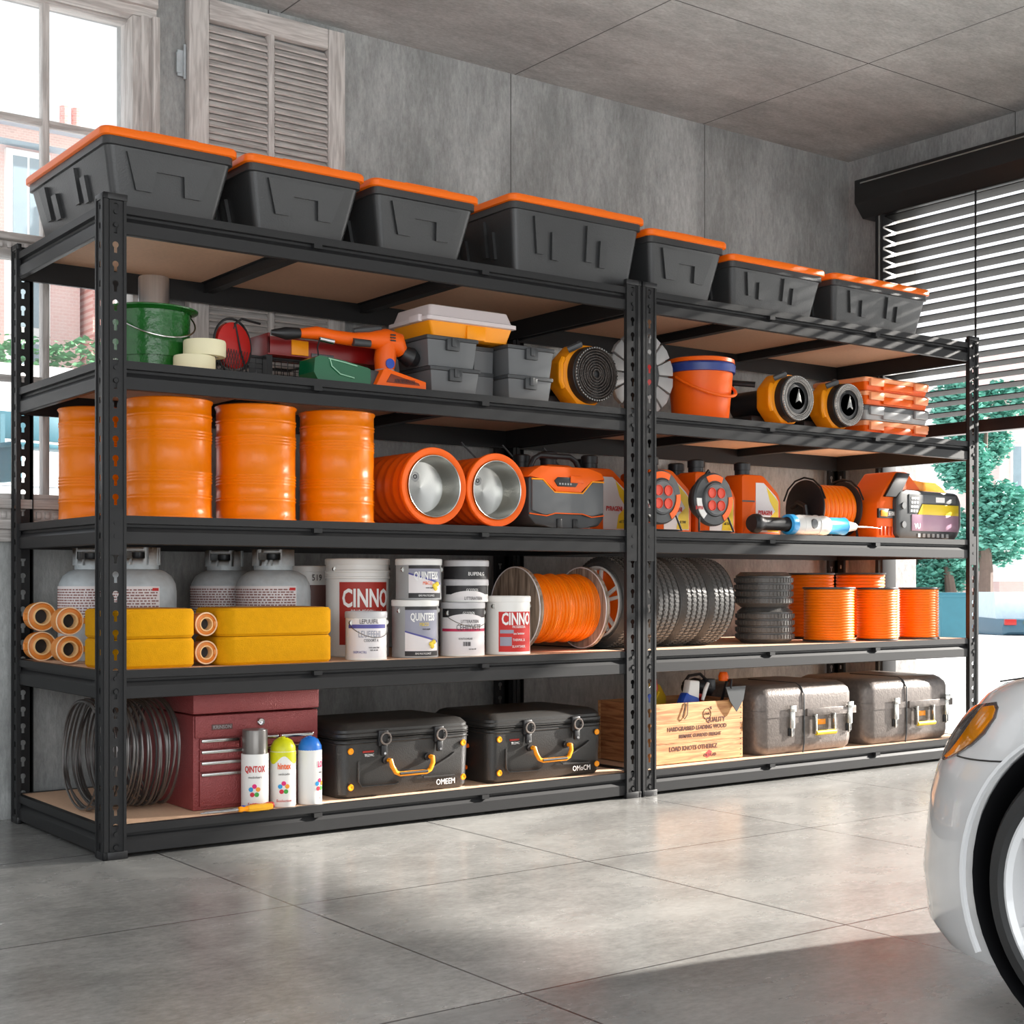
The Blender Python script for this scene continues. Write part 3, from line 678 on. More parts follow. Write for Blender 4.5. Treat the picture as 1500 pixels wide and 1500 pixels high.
b = MB(); b.loft([rrect(.345, .235, .01, 3, .18, .115, .048), rrect(.36, .25, .012, 3, .18, .115, .05), rrect(.36, .25, .012, 3, .18, .115, .062), rrect(.335, .225, .01, 3, .18, .115, .066), rrect(.315, .2, .01, 3, .18, .115, .102), rrect(.305, .19, .01, 3, .18, .115, .105)]); b.box(-.012, .004, .03, .09, .046, .07, .003).box(.355, .368, .05, .11, .046, .07, .003); b.build('clear_lid', TRANSP, t)

# amber work lamps with coiled black cable face
def cable_lamp(x, zc, label, r=.098, body=YOR, face='coil'):
    t = thing('cable_reel_lamp', label, 'cable reel', (x, .06, Z[1]), 0, 'round amber cable reels lying on their backs on the second shelf')
    c = (0, 0, zc)
    oc = [(r*1.16*cos(a), r*1.16*sin(a)+zc) for a in [pi/8+pi/4*i for i in range(8)]]
    oc = [(x_, max(.001, z_)) for x_, z_ in oc]
    b = MB(); b.prism([(a*.98-.012, c_) for a, c_ in oc], .035, .12, .012); b.tube([(-r*1.15, .04, zc+.05), (-r*1.3, .035, zc+.03), (-r*1.3, .035, zc-.03), (-r*1.15, .04, zc-.05)], .011, 8); b.build('housing', body, t)
    b = MB(); b.lathe([(0, .0), (r*.86, .0), (r*.98, -.006), (r, -.03), (r*1.02, -.05), (0, -.05)], (0, 0, zc), 'y', 48); b.build('drum', BLKP, t)
    b = MB()
    rr = random.Random(int(x*100))
    for k in range(9 if face == 'coil' else 4):
        q = r*(.92-.095*k) if face == 'coil' else r*(.92-.07*k)
        b.torus((rr.uniform(-.001, .001), -.003-.001*k % .003, zc), q, .0034 if k else .005, 'y', 44, 6)
    b.build('cable_coil', mat('glossy_black_cable', S(58, 50, 46), .22, 0, .5, 60, .7, 160) if face == 'coil' else mat('grey_ring_metal', S(150, 146, 142), .25, .6, .3, 60), t)
    b = MB()
    for k in range(52):
        a = 2*pi*k/52; b.box(r*.93*cos(a)-.0022, r*.93*cos(a)+.0022, -.0085, -.006, zc+r*.93*sin(a)-.0022, zc+r*.93*sin(a)+.0022)
    b.build('knurled_ring', STL, t, smooth=False)
    if face == 'emblem':
        b = MB(); b.prism([(0, .038), (.018, -.02), (0, -.008), (-.018, -.02)], -.010, -.004, .001, M=TR(0, 0, zc)); b.lathe([(.0, 0), (.045, 0), (.05, -.004), (.05, -.01), (0, -.01)], (0, -.0, zc), 'y', 32); b.build('centre_emblem', STL, t)
    b = MB(); b.tube([(-.05, .03, zc+r*1.05), (-.07, .0, zc+r*.98), (-.1, .03, zc+r*.8)], .012, 8).build('clamp', DGR, t)
    b = MB(); b.cyl((-r*.35, .125, zc-.01), r*.62, -.16, 'y', 24).box(-.13, -.02, .12, .26, .005, .05, .01).tube([(-.1, .13, zc+.06), (-.16, .2, zc+.07), (-.1, .27, zc+.03)], .012, 8).build('motor', BLKP, t)
    b = MB()
    for k in range(4): b.box(-.03-k*.012, -.023-k*.012, .022, .034, .008, .034, 0, TR(0, 0, 0, ry=.5))
    b.build('foot_grille', DGR, t, smooth=False)
    return t
cable_lamp(1.803, .118, 'amber round reel wound with wiry black cable left of the paired middle posts', .1)
cable_lamp(2.838, .113, 'amber round reel with metal emblem just right of the orange bucket', .092, YOR, 'emblem')
cable_lamp(3.142, .109, 'amber round reel with metal emblem beside the stacked orange cases', .089, YOR, 'emblem')
# segmented grey disc behind the middle posts
t = thing('grinding_wheel', 'large grey segmented disc with red hub standing behind the paired middle posts', 'disc', (2.112, .17, z+.158))
b = MB()
for k in range(14):
    a0, a1 = 2*pi*k/14+.03, 2*pi*(k+1)/14-.03
    b.prism([(.085*cos(a0), .085*sin(a0)), (.154*cos(a0), .154*sin(a0)), (.157*cos((a0+a1)/2), .157*sin((a0+a1)/2)), (.154*cos(a1), .154*sin(a1)), (.085*cos(a1), .085*sin(a1))], -.01, .01, .002)
b.build('segment_ring', LGR, t)
MB().lathe([(0, -.004), (.088, -.004), (.088, .006), (0, .006)], (0, 0, 0), 'y').build('backing', DGR, t)
MB().lathe([(0, -.01), (.05, -.01), (.056, .0), (.05, .014), (.02, .018), (0, .018)], (0, 0, 0), 'y').build('red_hub', RED, t)
MB().tube([(-.06, .0, .14), (-.05, .0, .17), (-.02, 0, .185), (.0, 0, .17), (-.02, 0, .155)], .006, 8).build('hook', BLK, t)

# orange bucket
t = thing('orange_bucket', 'orange plastic bucket with blue rim band and orange handle right of the middle posts', 'bucket', (2.437, .19, z))
MB().lathe([(.105, 0), (.108, .004), (.124, .185), (.124, .19), (.12, .19), (.104, .02), (0, .02)]).build('body', ORG, t)
MB().lathe([(.122, .186), (.133, .188), (.135, .215), (.13, .222), (.123, .222)]).build('blue_band', mat('blue_band', S(36, 58, 128), .35), t)
MB().lathe([(.124, .2225), (.132, .224), (.13, .238), (.12, .242), (0, .242)]).build('lid', ORG, t)
b = MB(); b.tube([(.132*cos(a), -.132*sin(a)-.004, .165-.075*sin(a)) for a in [pi*i/24 for i in range(25)]], .006, 8).build('handle', ORG, t)
# organiser cases by the blind
cs = []
for k, (dz, h, m1, lb) in enumerate(((0, .062, ORG, 'bottom orange organiser case of the stack beside the blind, under the grey case'), (.063, .062, LGR, 'grey organiser case with clear-edged lid in the middle of the orange stack'), (.126, .058, ORG, 'upper orange organiser case resting on the grey case'), (.185, .056, ORG, 'topmost orange organiser case of the stack beside the blind'))):
    t = thing('organiser_case', lb, 'organiser case', (3.268, .07, z+dz), 0, 'organiser cases stacked by the blind')
    b = MB(); b.loft([rrect(.40, .27, .014, 3, .21, .15, 0), rrect(.418, .285, .014, 3, .21, .15, h*.62)]); b.box(.11, .30, .0, .012, .004, h*.6, .004).build('body', m1, t)
    b = MB(); b.loft([rrect(.425, .292, .014, 3, .21, .15, h*.62), rrect(.425, .292, .014, 3, .21, .15, h-.006), rrect(.41, .28, .014, 3, .21, .15, h-.001)]).build('lid', GRY if k == 1 else PALE, t)
    for xx in (.02, .31):
        MB().box(xx, xx+.085, -.008, .006, h*.3, h*.86, .004).build('latch', LGR if k == 1 else PALE, t)

# ------------------------------------------------------------------ shelf 3: drums, rolls, power kit
z = Z[2]
def drum_prof(r, h):
    p = [(0, .002), (r-.006, .002), (r-.002, 0), (r, .002), (r, .006), (r-.003, .009)]
    def band(z0, k, st):
        for i in range(k):
            q = z0+i*st; p.extend([(r-.004, q), (r-.0018, q+st*.3), (r-.0018, q+st*.55), (r-.004, q+st*.85)])
    band(h*.16, 2, .009); band(h*.30, 4, .009); band(h*.64, 4, .009); band(h*.83, 2, .009)
    p += [(r-.004, h-.012), (r-.001, h-.008), (r+.001, h-.003), (r-.002, h), (r-.006, h-.002), (r-.009, h-.012), (0, h-.012)]
    return p
def drum(x, y, r, lb):
    t = thing('steel_drum', lb, 'drum', (x, y, z), 0, 'small orange drums on the middle shelf')
    MB().lathe(drum_prof(r, .348), seg=56).build('body', DRM, t, ang=60)
    MB().lathe([(0, .336), (.014, .336), (.014, .341), (0, .341)], (r*.6, 0, 0)).build('bung', DRM, t)
drum(.264, .172, .1265, 'front orange steel drum immediately right of the corner post')
drum(.543, .168, .1235, 'second orange steel drum in the front row, middle one')
drum(.823, .164, .1205, 'third orange steel drum in the front row, nearest the two barrels on their sides')
drum(.170, .520, .112, 'rear orange steel drum behind the corner post, closest to the window')
def barrel(x, r, lb):
    t = thing('barrel_on_side', lb, 'barrel', (x, .06, z+r), 0, 'orange barrels lying on their sides with steel basins')
    L_ = .36; p = [(0, -L_), (r*.8, -L_), (r*.86, -L_+.01)]
    for i in range(6):
        q = -L_+.03+i*.05; p += [(r*.9, q), (r*.93, q+.012), (r*.93, q+.022), (r*.9, q+.034)]
    p += [(r*.93, -.03), (r*.985, -.014), (r, -.006), (r, 0), (r*.985, .004), (r*.84, .004), (r*.80, 0), (r*.81, -.11), (0, -.11)]
    MB().lathe(p, (0, 0, 0), 'y', 64).build('body', ORG, t, ang=50)
    MB().lathe([(r*.805, .004), (r*.80, .007), (r*.78, .006), (r*.765, -.004), (r*.74, -.05), (r*.66, -.075), (0, -.082), (0, -.09), (r*.8, -.09)], (0, 0, 0), 'y', 64).build('basin', STL, t, ang=50)
    d = MB().lathe([(0, -.078), (.016, -.078), (.017, -.08), (0, -.085)], (-.022, 0, .035), 'y', 24).torus((-.022, .079, .035), .014, .002, 'y', 24, 6).build('drain', LGR, t)
    MB().torus((-.022, .078, .035), .006, .0016, 'y', 16, 6).build('drain_slot', BLKP, d)
barrel(1.122, .126, 'left orange barrel on its side with brushed steel basin end, beside the upright drums')
barrel(1.372, .123, 'right orange barrel on its side with brushed steel basin end, beside the grey work radio')
# thin rods above
for x0, lb in ((1.60, 'thin dark rod slanting above the left barrel on its side'), (1.79, 'thin dark rod slanting above the right barrel on its side'), (1.99, 'thin dark rod slanting above the handle of the work radio')):
    t = MB().tube([(x0, .60, 1.288), (x0+.42, .62, z+.006)], .0038, 6).build('metal_rod', GRY)
    tag(t, lb, 'rod', 'thin rods under the second shelf')
# work radio
t = thing('work_radio', 'grey and orange rugged work radio with black carry handle right of the barrels', 'radio', (1.512, .066, z))
b = MB(); b.prism([(0, .04), (.03, .012), (.1, .004), (.24, .004), (.31, .012), (.335, .04), (.335, .17), (.3, .19), (.02, .19), (0, .17)], .0, .17, .008).build('body', DGR, t)
b = MB(); b.prism([(.01, .06), (.01, .165), (.055, .165), (.105, .122), (.23, .122), (.275, .165), (.326, .165), (.326, .06), (.27, .045), (.23, .055), (.11, .055), (.07, .045)], -.008, .004, .003).build('speaker_grille', GRY, t)
b = MB(); b.prism([(-.01, .175), (.06, .172), (.112, .128), (.228, .128), (.27, .172), (.335, .175), (.32, .2), (.26, .215), (.05, .215), (.02, .2)], -.006, .16, .004).build('orange_top', ORG, t)
b = MB(); b.prism([(.12, .146), (.20, .146), (.215, .165), (.215, .18), (.12, .178), (.105, .165)], -.009, .0, .002).build('control_recess', BLKP, t)
b = MB(); b.prism([(.175, .16), (.235, .16), (.225, .185), (.175, .185)], -.011, -.005, .002).build('control_panel', ORG, t)
b = MB()
for k in range(5): b.box(.125+k*.012, .131+k*.012, -.0105, -.008, .152, .158)
b.build('buttons', LGR, t, smooth=False)
b = MB(); b.tube([(.055, .07, .208), (.075, .07, .245), (.10, .07, .258), (.235, .07, .258), (.26, .07, .245), (.285, .07, .205)], .010, 10).build('handle', BLKP, t)
b = MB(); b.tube([(.01, -.004, .168), (.057, -.0055, .168), (.107, -.0055, .125), (.232, -.0055, .125), (.276, -.0055, .168), (.33, -.004, .168)], .0032, 6).build('amber_trim', YOR, t)
b = MB(); b.tube([(.0, -.004, .05), (.07, -.009, .043), (.11, -.009, .053), (.23, -.009, .053), (.27, -.009, .043), (.33, -.004, .05)], .0022, 6).build('lower_trim', ORG, t)
for x in (.12, .19): MB().box(x, x+.022, -.006, .006, .0, .035, .003).build('foot', BLKP, t)
# jugs
def jug(x, y, lb, dz=0, first=None):
    if first: return dup(first, (x, y, z), None, lb)
    t = thing('oil_jug', lb, 'jug', (x, y, z), 0, 'orange plastic oil jugs on the middle shelf')
    P_ = [(.0, .004), (.004, 0), (.215, 0), (.22, .004), (.22, .145), (.205, .175), (.125, .238), (.11, .243), (.01, .243), (.0, .235)]
    MB().prism(P_, 0, .10, .007).build('body', ORG, t)
    b = MB().lathe([(0, .24), (.03, .24), (.03, .262), (.033, .263), (.033, .288), (.026, .293), (0, .293)], (.05, .05, 0), seg=22)
    b.build('cap', BLKP, t)
    MB().prism([(.075, .015), (.205, .015), (.205, .14), (.19, .16), (.12, .212), (.075, .212)], -.0012, .001, 0).build('label', PAP, t, smooth=False)
    MB().prism([(.14, .018), (.203, .018), (.203, .14), (.135, .198), (.155, .14), (.185, .1), (.15, .07)], -.0018, -.001, 0).build('yellow_flash', YLW, t, smooth=False)
    text('PYRAGENI', .024, INKR, t, .128, -.0022, .085, sx=.72, bold=.0006)
    text('oil 5W', .016, INK, t, .17, -.0022, .04, sx=.8)
    b = MB(); b.prism([(.0, .14), (.07, .14), (.07, .134), (.0, .134)], -.0008, .0); b.build('groove', DGR, t, smooth=False)
    return t
J0 = jug(1.745, .27, 'orange oil jug half hidden behind the grey work radio, label facing out')
jug(1.735, .42, 'orange oil jug in the rear row behind the work radio', first=J0)
jug(1.965, .30, 'orange oil jug standing behind the paired middle posts', first=J0)
jug(2.18, .20, 'orange oil jug behind the gap between the two round socket reels', first=J0)
jug(2.42, .20, 'orange oil jug directly behind the right round socket reel', first=J0)
jug(2.665, .19, 'orange oil jug with fully visible label right of the socket reels', first=J0)
jug(2.26, .36, 'rear-row orange oil jug, only its cap showing left of the right socket reel', first=J0)
jug(2.475, .37, 'rear-row orange oil jug, only its cap showing right of the right socket reel', first=J0)
jug(2.05, .44, 'rear-row orange oil jug deep behind the paired middle posts', first=J0)
# socket reels
def sreel(x, lb):
    t = thing('socket_reel', lb, 'cable reel', (x, .045, z), 0, 'round cable reels with four red sockets')
    c = (0, 0, .125); r = .1
    MB().lathe([(0, .012), (r*.62, .012), (r*.66, .006), (r*.94, .004), (r, -.002), (r, -.016), (r*.9, -.02), (0, -.02)], c, 'y', 56).build('disc', DGR, t)
    MB().lathe([(0, .0135), (r*.56, .0135), (r*.57, .012), (0, .011)], c, 'y', 40).build('plate', GRY, t)
    for a0, a1, m in ((62, 118, ORG), (-58, 8, ORG), (178, 232, WHT)):
        b = MB(); rings = []
        for i in range(15):
            a = radians(a0+(a1-a0)*i/14); rings.append([(q*cos(a), yy, .125+q*sin(a)) for q, yy in ((r*.70, -.009), (r*.93, -.007), (r*.93, -.0015), (r*.70, -.0015))])
        b.loft(rings).build('rim_segment', m, t)
    for dx in (-1, 1):
        for dz in (-1, 1):
            s = MB().lathe([(0, .0152), (.0165, .0152), (.018, .018), (.0195, .018), (.0195, .0125)], (dx*.0235, 0, .125+dz*.0235), 'y', 24).build('socket', mat('red_socket', S(214, 62, 34), .4), t)
    text('B-WVA', .02, INKR, t, -.082, -.0095, .085, sx=.6, rz=0)
    MB().tube([(-.075, -.0, .06), (-.09, -.015, .004), (-.06, -.02, .004), (.06, -.02, .004), (.09, -.015, .004), (.075, 0, .06)], .004, 6).tube([(-.03, .03, .2), (-.0, .03, .235), (.03, .03, .2)], .006, 6).build('stand', BLK, t)
    MB().lathe([(0, -.02), (.07, -.02), (.075, -.03), (.07, -.065), (0, -.065)], c, 'y', 32).build('cable_drum', BLKP, t)
sreel(2.098, 'round grey and orange socket reel partly hidden by the right middle post')
sreel(2.366, 'round grey and orange socket reel with four red sockets fully in view')
# hose reels
def hreel(x, y, rz, lb, sc=1):
    t = thing('hose_reel', lb, 'hose reel', (x, y, z), rz, 'black flanged reels of orange hose')
    r = .118
    for k, xx in enumerate((-.11, .10)):
        MB().lathe([(0, 0), (r*.9, 0), (r, .006), (r, .012), (r*.9, .018), (0, .014)], (xx, 0, r+.008), 'x', 48).build('flange', BLKP, t)
        MB().tube([(xx+.006+(.002 if k else -.002), (r+.012)*cos(a)*(1+.0), r+.012+(r+.006)*sin(a)) for a in [pi*.08+pi*.84*i/6 for i in range(7)]], .004, 6).tube([(xx, .09, .05), (xx, .1, .005)], .005, 6).tube([(xx, -.09, .05), (xx, -.1, .005)], .005, 6).build('frame', BLK, t)
    b = MB()
    for k in range(8): b.torus((-.082+k*.0245, 0, r+.008), r*.74, .0135, 'x', 44, 10)
    b.cyl((-.09, 0, r+.008), r*.7, .18, 'x').build('hose', CABLE, t)
    b = MB(); b.box(-.155, -.11, -.05, .02, .075, .10, .006).tube([(-.14, -.05, .09), (-.145, -.05, .13), (-.13, .01, .15), (-.13, .05, .13)], .010, 8).box(-.17, -.13, -.07, -.03, .045, .07, .006); b.build('crank', BLKP, t)
    b = MB().tube([(.0, -.09, .08), (.01, -.105, .06), (.01, -.1, .02)], .006, 8).build('hose_end', DGR, t)
    return t
hreel(3.23, .27, -.1, 'larger black-flanged reel of orange hose beside the big orange battery')
hreel(2.875, .44, -.35, 'black-flanged reel of orange hose behind the label jug, mostly hidden')
# lying polisher / sealant tool
t = thing('cylinder_tool', 'white, cyan and black cylindrical hand tool with needle tip lying at the shelf edge', 'power tool', (2.59, .068, z+.043), 0)
MB().lathe([(0, 0), (.03, .0), (.036, .012), (.038, .03), (.03, .045), (.026, .06), (.026, .2), (.03, .21), (0, .21)], ax='x').build('handle', BLKP, t)
MB().lathe([(.03, .195), (.040, .2), (.041, .225), (.036, .235), (.028, .235)], ax='x').build('blue_ring', SKY, t)
MB().lathe([(0, .23), (.035, .232), (.039, .26), (.04, .3), (.038, .38), (.04, .4), (.038, .42), (0, .42)], ax='x').torus((.27, 0, 0), .0385, .002, 'x', 32, 6).torus((.36, 0, 0), .0395, .002, 'x', 32, 6).build('body', WHT, t)
MB().lathe([(0, .0), (.02, .0), (.018, .006), (0, .006)], (.315, -.036, .004), 'y', 24).build('dial', GRY, t)
MB().lathe([(.036, .415), (.034, .42), (.034, .52), (.036, .53), (0, .53)], ax='x').build('cyan_sleeve', SKY, t)
MB().lathe([(0, .525), (.032, .53), (.022, .56), (.016, .6), (0, .6)], ax='x').build('nose', LGR, t)
MB().tube([(.6, 0, 0), (.7, 0, 0), (.77, 0, -.004)], [.004, .003, .001], 8).build('needle', STL, t)
# big battery
t = thing('battery_pack', 'large orange and black battery tool with purple label panel at the right end', 'power tool', (3.36, .07, z))
MB().prism([(.10, .02), (.125, .0), (.50, .0), (.525, .02), (.545, .06), (.545, .165), (.52, .2), (.50, .205), (.17, .21), (.13, .2), (.10, .17)], 0, .2, .012).build('body', DGR, t)
MB().prism([(.0, .0), (.13, .0), (.11, .06), (.12, .15), (.16, .195), (.30, .205), (.2, .285), (.12, .285), (.04, .2), (.0, .15)], .02, .19, .01).build('orange_shell', ORG, t)
MB().prism([(.035, .175), (.13, .175), (.2, .278), (.12, .28)], .006, .022, .004).build('black_grip', BLKP, t)
MB().box(.0, .12, .012, .022, .085, .125, .002).build('badge_strip', BLKP, t)
text('5EI01', .026, INKW, t, .083, .0115, .096, sx=.7)
MB().box(.012, .055, .008, .014, .092, .118, .003).build('badge', YOR, t)
b = MB()
for k in range(4): b.box(.015+k*.024, .025+k*.024, .014, .024, .012, .05, .002)
b.build('lower_vents', mat('dark_orange', S(190, 66, 12), .4), t)
MB().box(.20, .52, -.003, .002, .035, .105, .001).build('purple_panel', mat('mauve_panel', S(176, 138, 158), .3), t)
MB().prism([(.24, .105), (.52, .105), (.52, .15), (.27, .15)], -.003, .002, .001).build('yellow_panel', YLW, t)
MB().prism([(.18, .11), (.235, .11), (.265, .155), (.5, .155), (.5, .19), (.18, .19)], -.003, .002, .001).build('grey_panel', GRY, t)
b = MB()
for r_ in range(4):
    for c_ in range(3): b.box(.19+c_*.018+r_*.002, .202+c_*.018+r_*.002, -.0045, -.0025, .115+r_*.018, .124+r_*.018)
b.build('charge_marks', INKW, t, smooth=False); MB().box(.36, .42, -.0045, -.0025, .16, .182).build('white_mark', INKW, t, smooth=False)
text('VU', .03, INKW, t, .235, -.0038, .045, bold=.001)
b = MB()
for k in range(7): b.box(.24+k*.032, .256+k*.032, -.003, .002, .008, .024, 0, TR(0, 0, 0))
b.build('vents', LGR, t, smooth=False)
for zz in (.06, .14): MB().cyl((.145, .004, zz), .014, .01, 'y', 18).build('bolt', GRY, t)
MB().prism([(.24, .205), (.52, .19), (.52, .21), (.46, .225), (.44, .25), (.24, .25), (.19, .28), (.17, .27)], .05, .17, .008).build('handle', YOR, t)

# ------------------------------------------------------------------ shelf 4: tanks, hoses, paint, spools, tyres
z = Z[3]
def tank(x, y, r, lb):
    t = thing('gas_cylinder', lb, 'gas cylinder', (x, y, z), 0, 'grey steel gas cylinders behind the yellow hoses')
    MB().lathe([(0, .012), (r*.7, .012), (r*.96, .04), (r, .07), (r, .215), (r*.97, .24), (r*.86, .264), (r*.66, .279), (r*.45, .285), (0, .287)], seg=48).build('body', GAL, t, ang=60)
    MB().lathe([(r*.75, .0), (r*.76, .0), (r*.8, .03), (r*.78, .03)], seg=40).build('foot_ring', GAL, t)
    MB().lathe([(r*.52, .284), (r*.52, .297), (r*.5, .297), (r*.5, .284)], seg=40).build('neck_ring', GAL, t)
    b = MB(); n = 56; rc = r*.54
    for i in range(n):
        a0, a1 = 2*pi*i/n, 2*pi*(i+1)/n; ph = (i % 28)
        spans = [(.297, .316), (.340, .350)] if 3 <= ph < 13 else [(.297, .350)]
        for q0, q1 in spans:
            b.loft([[(rr*cos(a), rr*sin(a), zz) for rr, zz in ((rc, q0), (rc+.003, q0), (rc+.003, q1), (rc, q1))] for a in (a0, a1)])
    bmesh.ops.remove_doubles(b.b, verts=b.b.verts, dist=1e-5)
    b.build('collar', GAL, t)
    MB().cyl((0, 0, .285), .012, .035, seg=14).lathe([(0, .318), (.02, .318), (.022, .324), (.022, .336), (0, .336)]).build('valve', DGR, t)
    lbp = patch(PAP, t, r, -84, 36, .12, .232)
    b = MB(); rr_ = random.Random(int(x*1000))
    for row in range(11):
        a = -108
        while a < 5:
            l = rr_.uniform(2, 7)
            z0 = .136+row*.0083
            aa, ab = radians(a), radians(min(a+l, 8)); q = r+.0011
            b.loft([[(q*sin(u), -q*cos(u), z0), (q*sin(u), -q*cos(u), z0+.0042), ((q-.001)*sin(u), -(q-.001)*cos(u), z0+.0042), ((q-.001)*sin(u), -(q-.001)*cos(u), z0)] for u in (aa, ab)]); a += l+rr_.uniform(1, 2.5)
    b.build('print', mat('label_print', S(140, 96, 92), .6), t, smooth=False)
    patch(INKR, t, r+.0008, 24, 34, .218, .227, 'red_mark'); return t
tank(.190, .603, .103, 'grey gas cylinder at the window end, left of the corner post')
tank(.262, .394, .1115, 'grey gas cylinder just right of the corner post behind the left yellow hose coils')
tank(.655, .630, .112, 'grey gas cylinder behind, overlapped by the front one of the middle pair')
tank(.722, .404, .121, 'front grey gas cylinder of the middle pair, left of the paint pails')
def hosecoil(x0, x1, y0, y1, dz, lb):
    t = thing('fire_hose', lb, 'hose', ((x0+x1)/2, (y0+y1)/2, z+dz), 0, 'flat-wound yellow hoses on the fourth shelf')
    w_, d = x1-x0, y1-y0
    b = MB(); h = .083
    R_ = []
    for k in range(4):
        i = k*.03
        if w_-2*i < .05 or d-2*i < .05: break
    b.loft([rrect(w_-.012, d-.012, .045, 6, z=.0), rrect(w_, d, .05, 6, z=.008), rrect(w_, d, .05, 6, z=h-.008), rrect(w_-.012, d-.012, .045, 6, z=h)])
    b.build('woven_coil', YEL, t)
    b = MB()
    for q in (.035, .07): b.tube([(p[0], p[1], h+.0003) for p in rrect(w_-q, d-q, .04, 5)], .0014, 4, True)
    b.build('layer_edge', mat('hose_edge', S(160, 104, 10), .8), t); return t
for dz, n in ((0, 'lower'), (.0845, 'upper')):
    hosecoil(.034, .305, .05, .275, dz, n+' flat-wound yellow hose of the left pair, beside the corner post')
    hosecoil(.375, .757, .05, .272, dz, n+' flat-wound yellow hose of the middle pair, left of the paint pails')
def coupling(x, y, zc, lb, r=.043):
    t = thing('hose_coupling', lb, 'hose coupling', (x, y, z+zc), 0, 'orange hose couplings with dark openings')
    MB().lathe([(r*.5, -.05), (r*.93, -.05), (r*.93, -.012), (r, -.008), (r, .0), (r*.96, .006), (r*.9, .006), (r*.86, .0), (r*.62, .002)], (0, 0, 0), 'y', 40).build('body', mat('amber_brass', S(226, 140, 56), .35), t)
    MB().lathe([(r*.62, .002), (r*.60, .008), (r*.50, .008), (r*.48, .002), (r*.48, -.045)], (0, 0, 0), 'y', 40).build('inner_ring', mat('pale_amber', S(250, 200, 140), .35), t)
    MB().lathe([(0, -.02), (r*.49, -.02), (r*.49, -.04), (0, -.04)], (0, 0, 0), 'y', 32).build('opening', BLKP, t)
    MB().torus((0, -.005, 0), r*.95, .0022, 'y', 40, 6).build('pale_edge', mat('pale_edge', S(252, 214, 176), .4), t)
    s = -1 if 'window' in lb else 1
    MB().box(s*r*.9-.007, s*r*.9+.012*s+.003, -.006, .01, -.009, .009, .003).build('lug', MC['amber_brass'], t)
    return t
coupling(.050, .660, .044, 'lower hose coupling nearest the window', .046); coupling(.050, .660, .137, 'upper hose coupling nearest the window', .046)
coupling(.048, .405, .044, 'lower hose coupling just left of the corner post', .042); coupling(.048, .405, .1285, 'upper hose coupling just left of the corner post', .042)
coupling(.342, .09, .0385, 'lower hose coupling between the left and middle yellow hoses', .0345); coupling(.342, .09, .1215, 'upper hose coupling between the left and middle yellow hoses', .0345)

def can(x, y, r, h, lb, dz=0, body=WHT, lid=WHT, lip=True, ears=True):
    t = thing('paint_can', lb, 'paint can', (x, y, z+dz), 0, 'paint cans and pails on the fourth shelf')
    MB().lathe([(0, 0), (r*.97, 0), (r*.985, .004), (r*.97, .008), (r*.965, h-.02), (r*.965, h-.018)], seg=48).build('body', body, t)
    MB().lathe([(r*.94, h-.021), (r, h-.020), (r, h-.003), (r*.97, h), (r*.9, h), (r*.88, h-.005), (0, h-.005)], seg=48).build('lid', lid, t)
    if ears:
        b = MB()
        for a in (-75, 75):
            a = radians(a); b.cyl((r*.97*sin(a), -r*.97*cos(a)+.004, h-.035), .008, .008, 'y', 14)
        b.tube([(r*sin(a), -r*cos(a)*1.0, h-.036-.045*cos(a)) for a in [radians(-75+150*i/20) for i in range(21)]], .0012, 5) if ears == 2 else None
        b.build('handle_ears', STL, t)
    return t
RP = .965
def bt(s, size, m, t, r, zz, a0=0, sx=.7, bold=0): return text(s, size, m, t, 0, 0, zz, bend=r*RP+.0012, a0=radians(a0+LAB), sx=sx, bold=bold, ext=.0003)
t = can(.988, .318, .108, .322, 'largest white pail with red label lettered cinno, standing behind the small blue-banded can')
MB().lathe([(.106, .255), (.1085, .257), (.1085, .262), (.106, .264), (.106, .275), (.1085, .277), (.1085, .283), (.106, .285)], seg=48).build('ribs', WHT, t)
patch(LRED, t, .108*RP, -38, 60, .04, .245, off=.0012); bt('CINNO', .082, INKW, t, .108, .165, 14, .62, .0022); bt('BR18-8ECObinned', .019, INKW, t, .108, .142, 14, .75)
t = can(.93, .56, .092, .30, 'white pail with brown label behind the gas cylinder and the largest pail', ears=0); patch(mat('brown_label', S(110, 76, 70), .5), t, .098*RP, -50, 50, .04, .235); bt('519', .03, INK, t, .098, .25, 18, .8)
t = can(.893, .102, .067, .152, 'small can with violet band standing in front of the largest red-label pail', lid=mat('grey_white_lid', S(190, 188, 190), .4), ears=2)
patch(PAP, t, .067*RP, -60, 60, .008, .128); patch(LBLU, t, .067*RP+.0008, -60, 60, .1, .112); bt('LEPUUIFIL', .02, INK, t, .067, .115, 4, .7); bt('LEUFFEHI', .03, LGRY, t, .067, .072, 6, .6); bt('CODORT A', .013, INK, t, .067, .058, 10); bt('meis coiuct lapt', .008, INK, t, .067, .038, 18); bt('tiale wa ute', .008, INK, t, .067, .03, 18); bt('OCM HCTRS', .011, LBLU, t, .067, .022, -22)
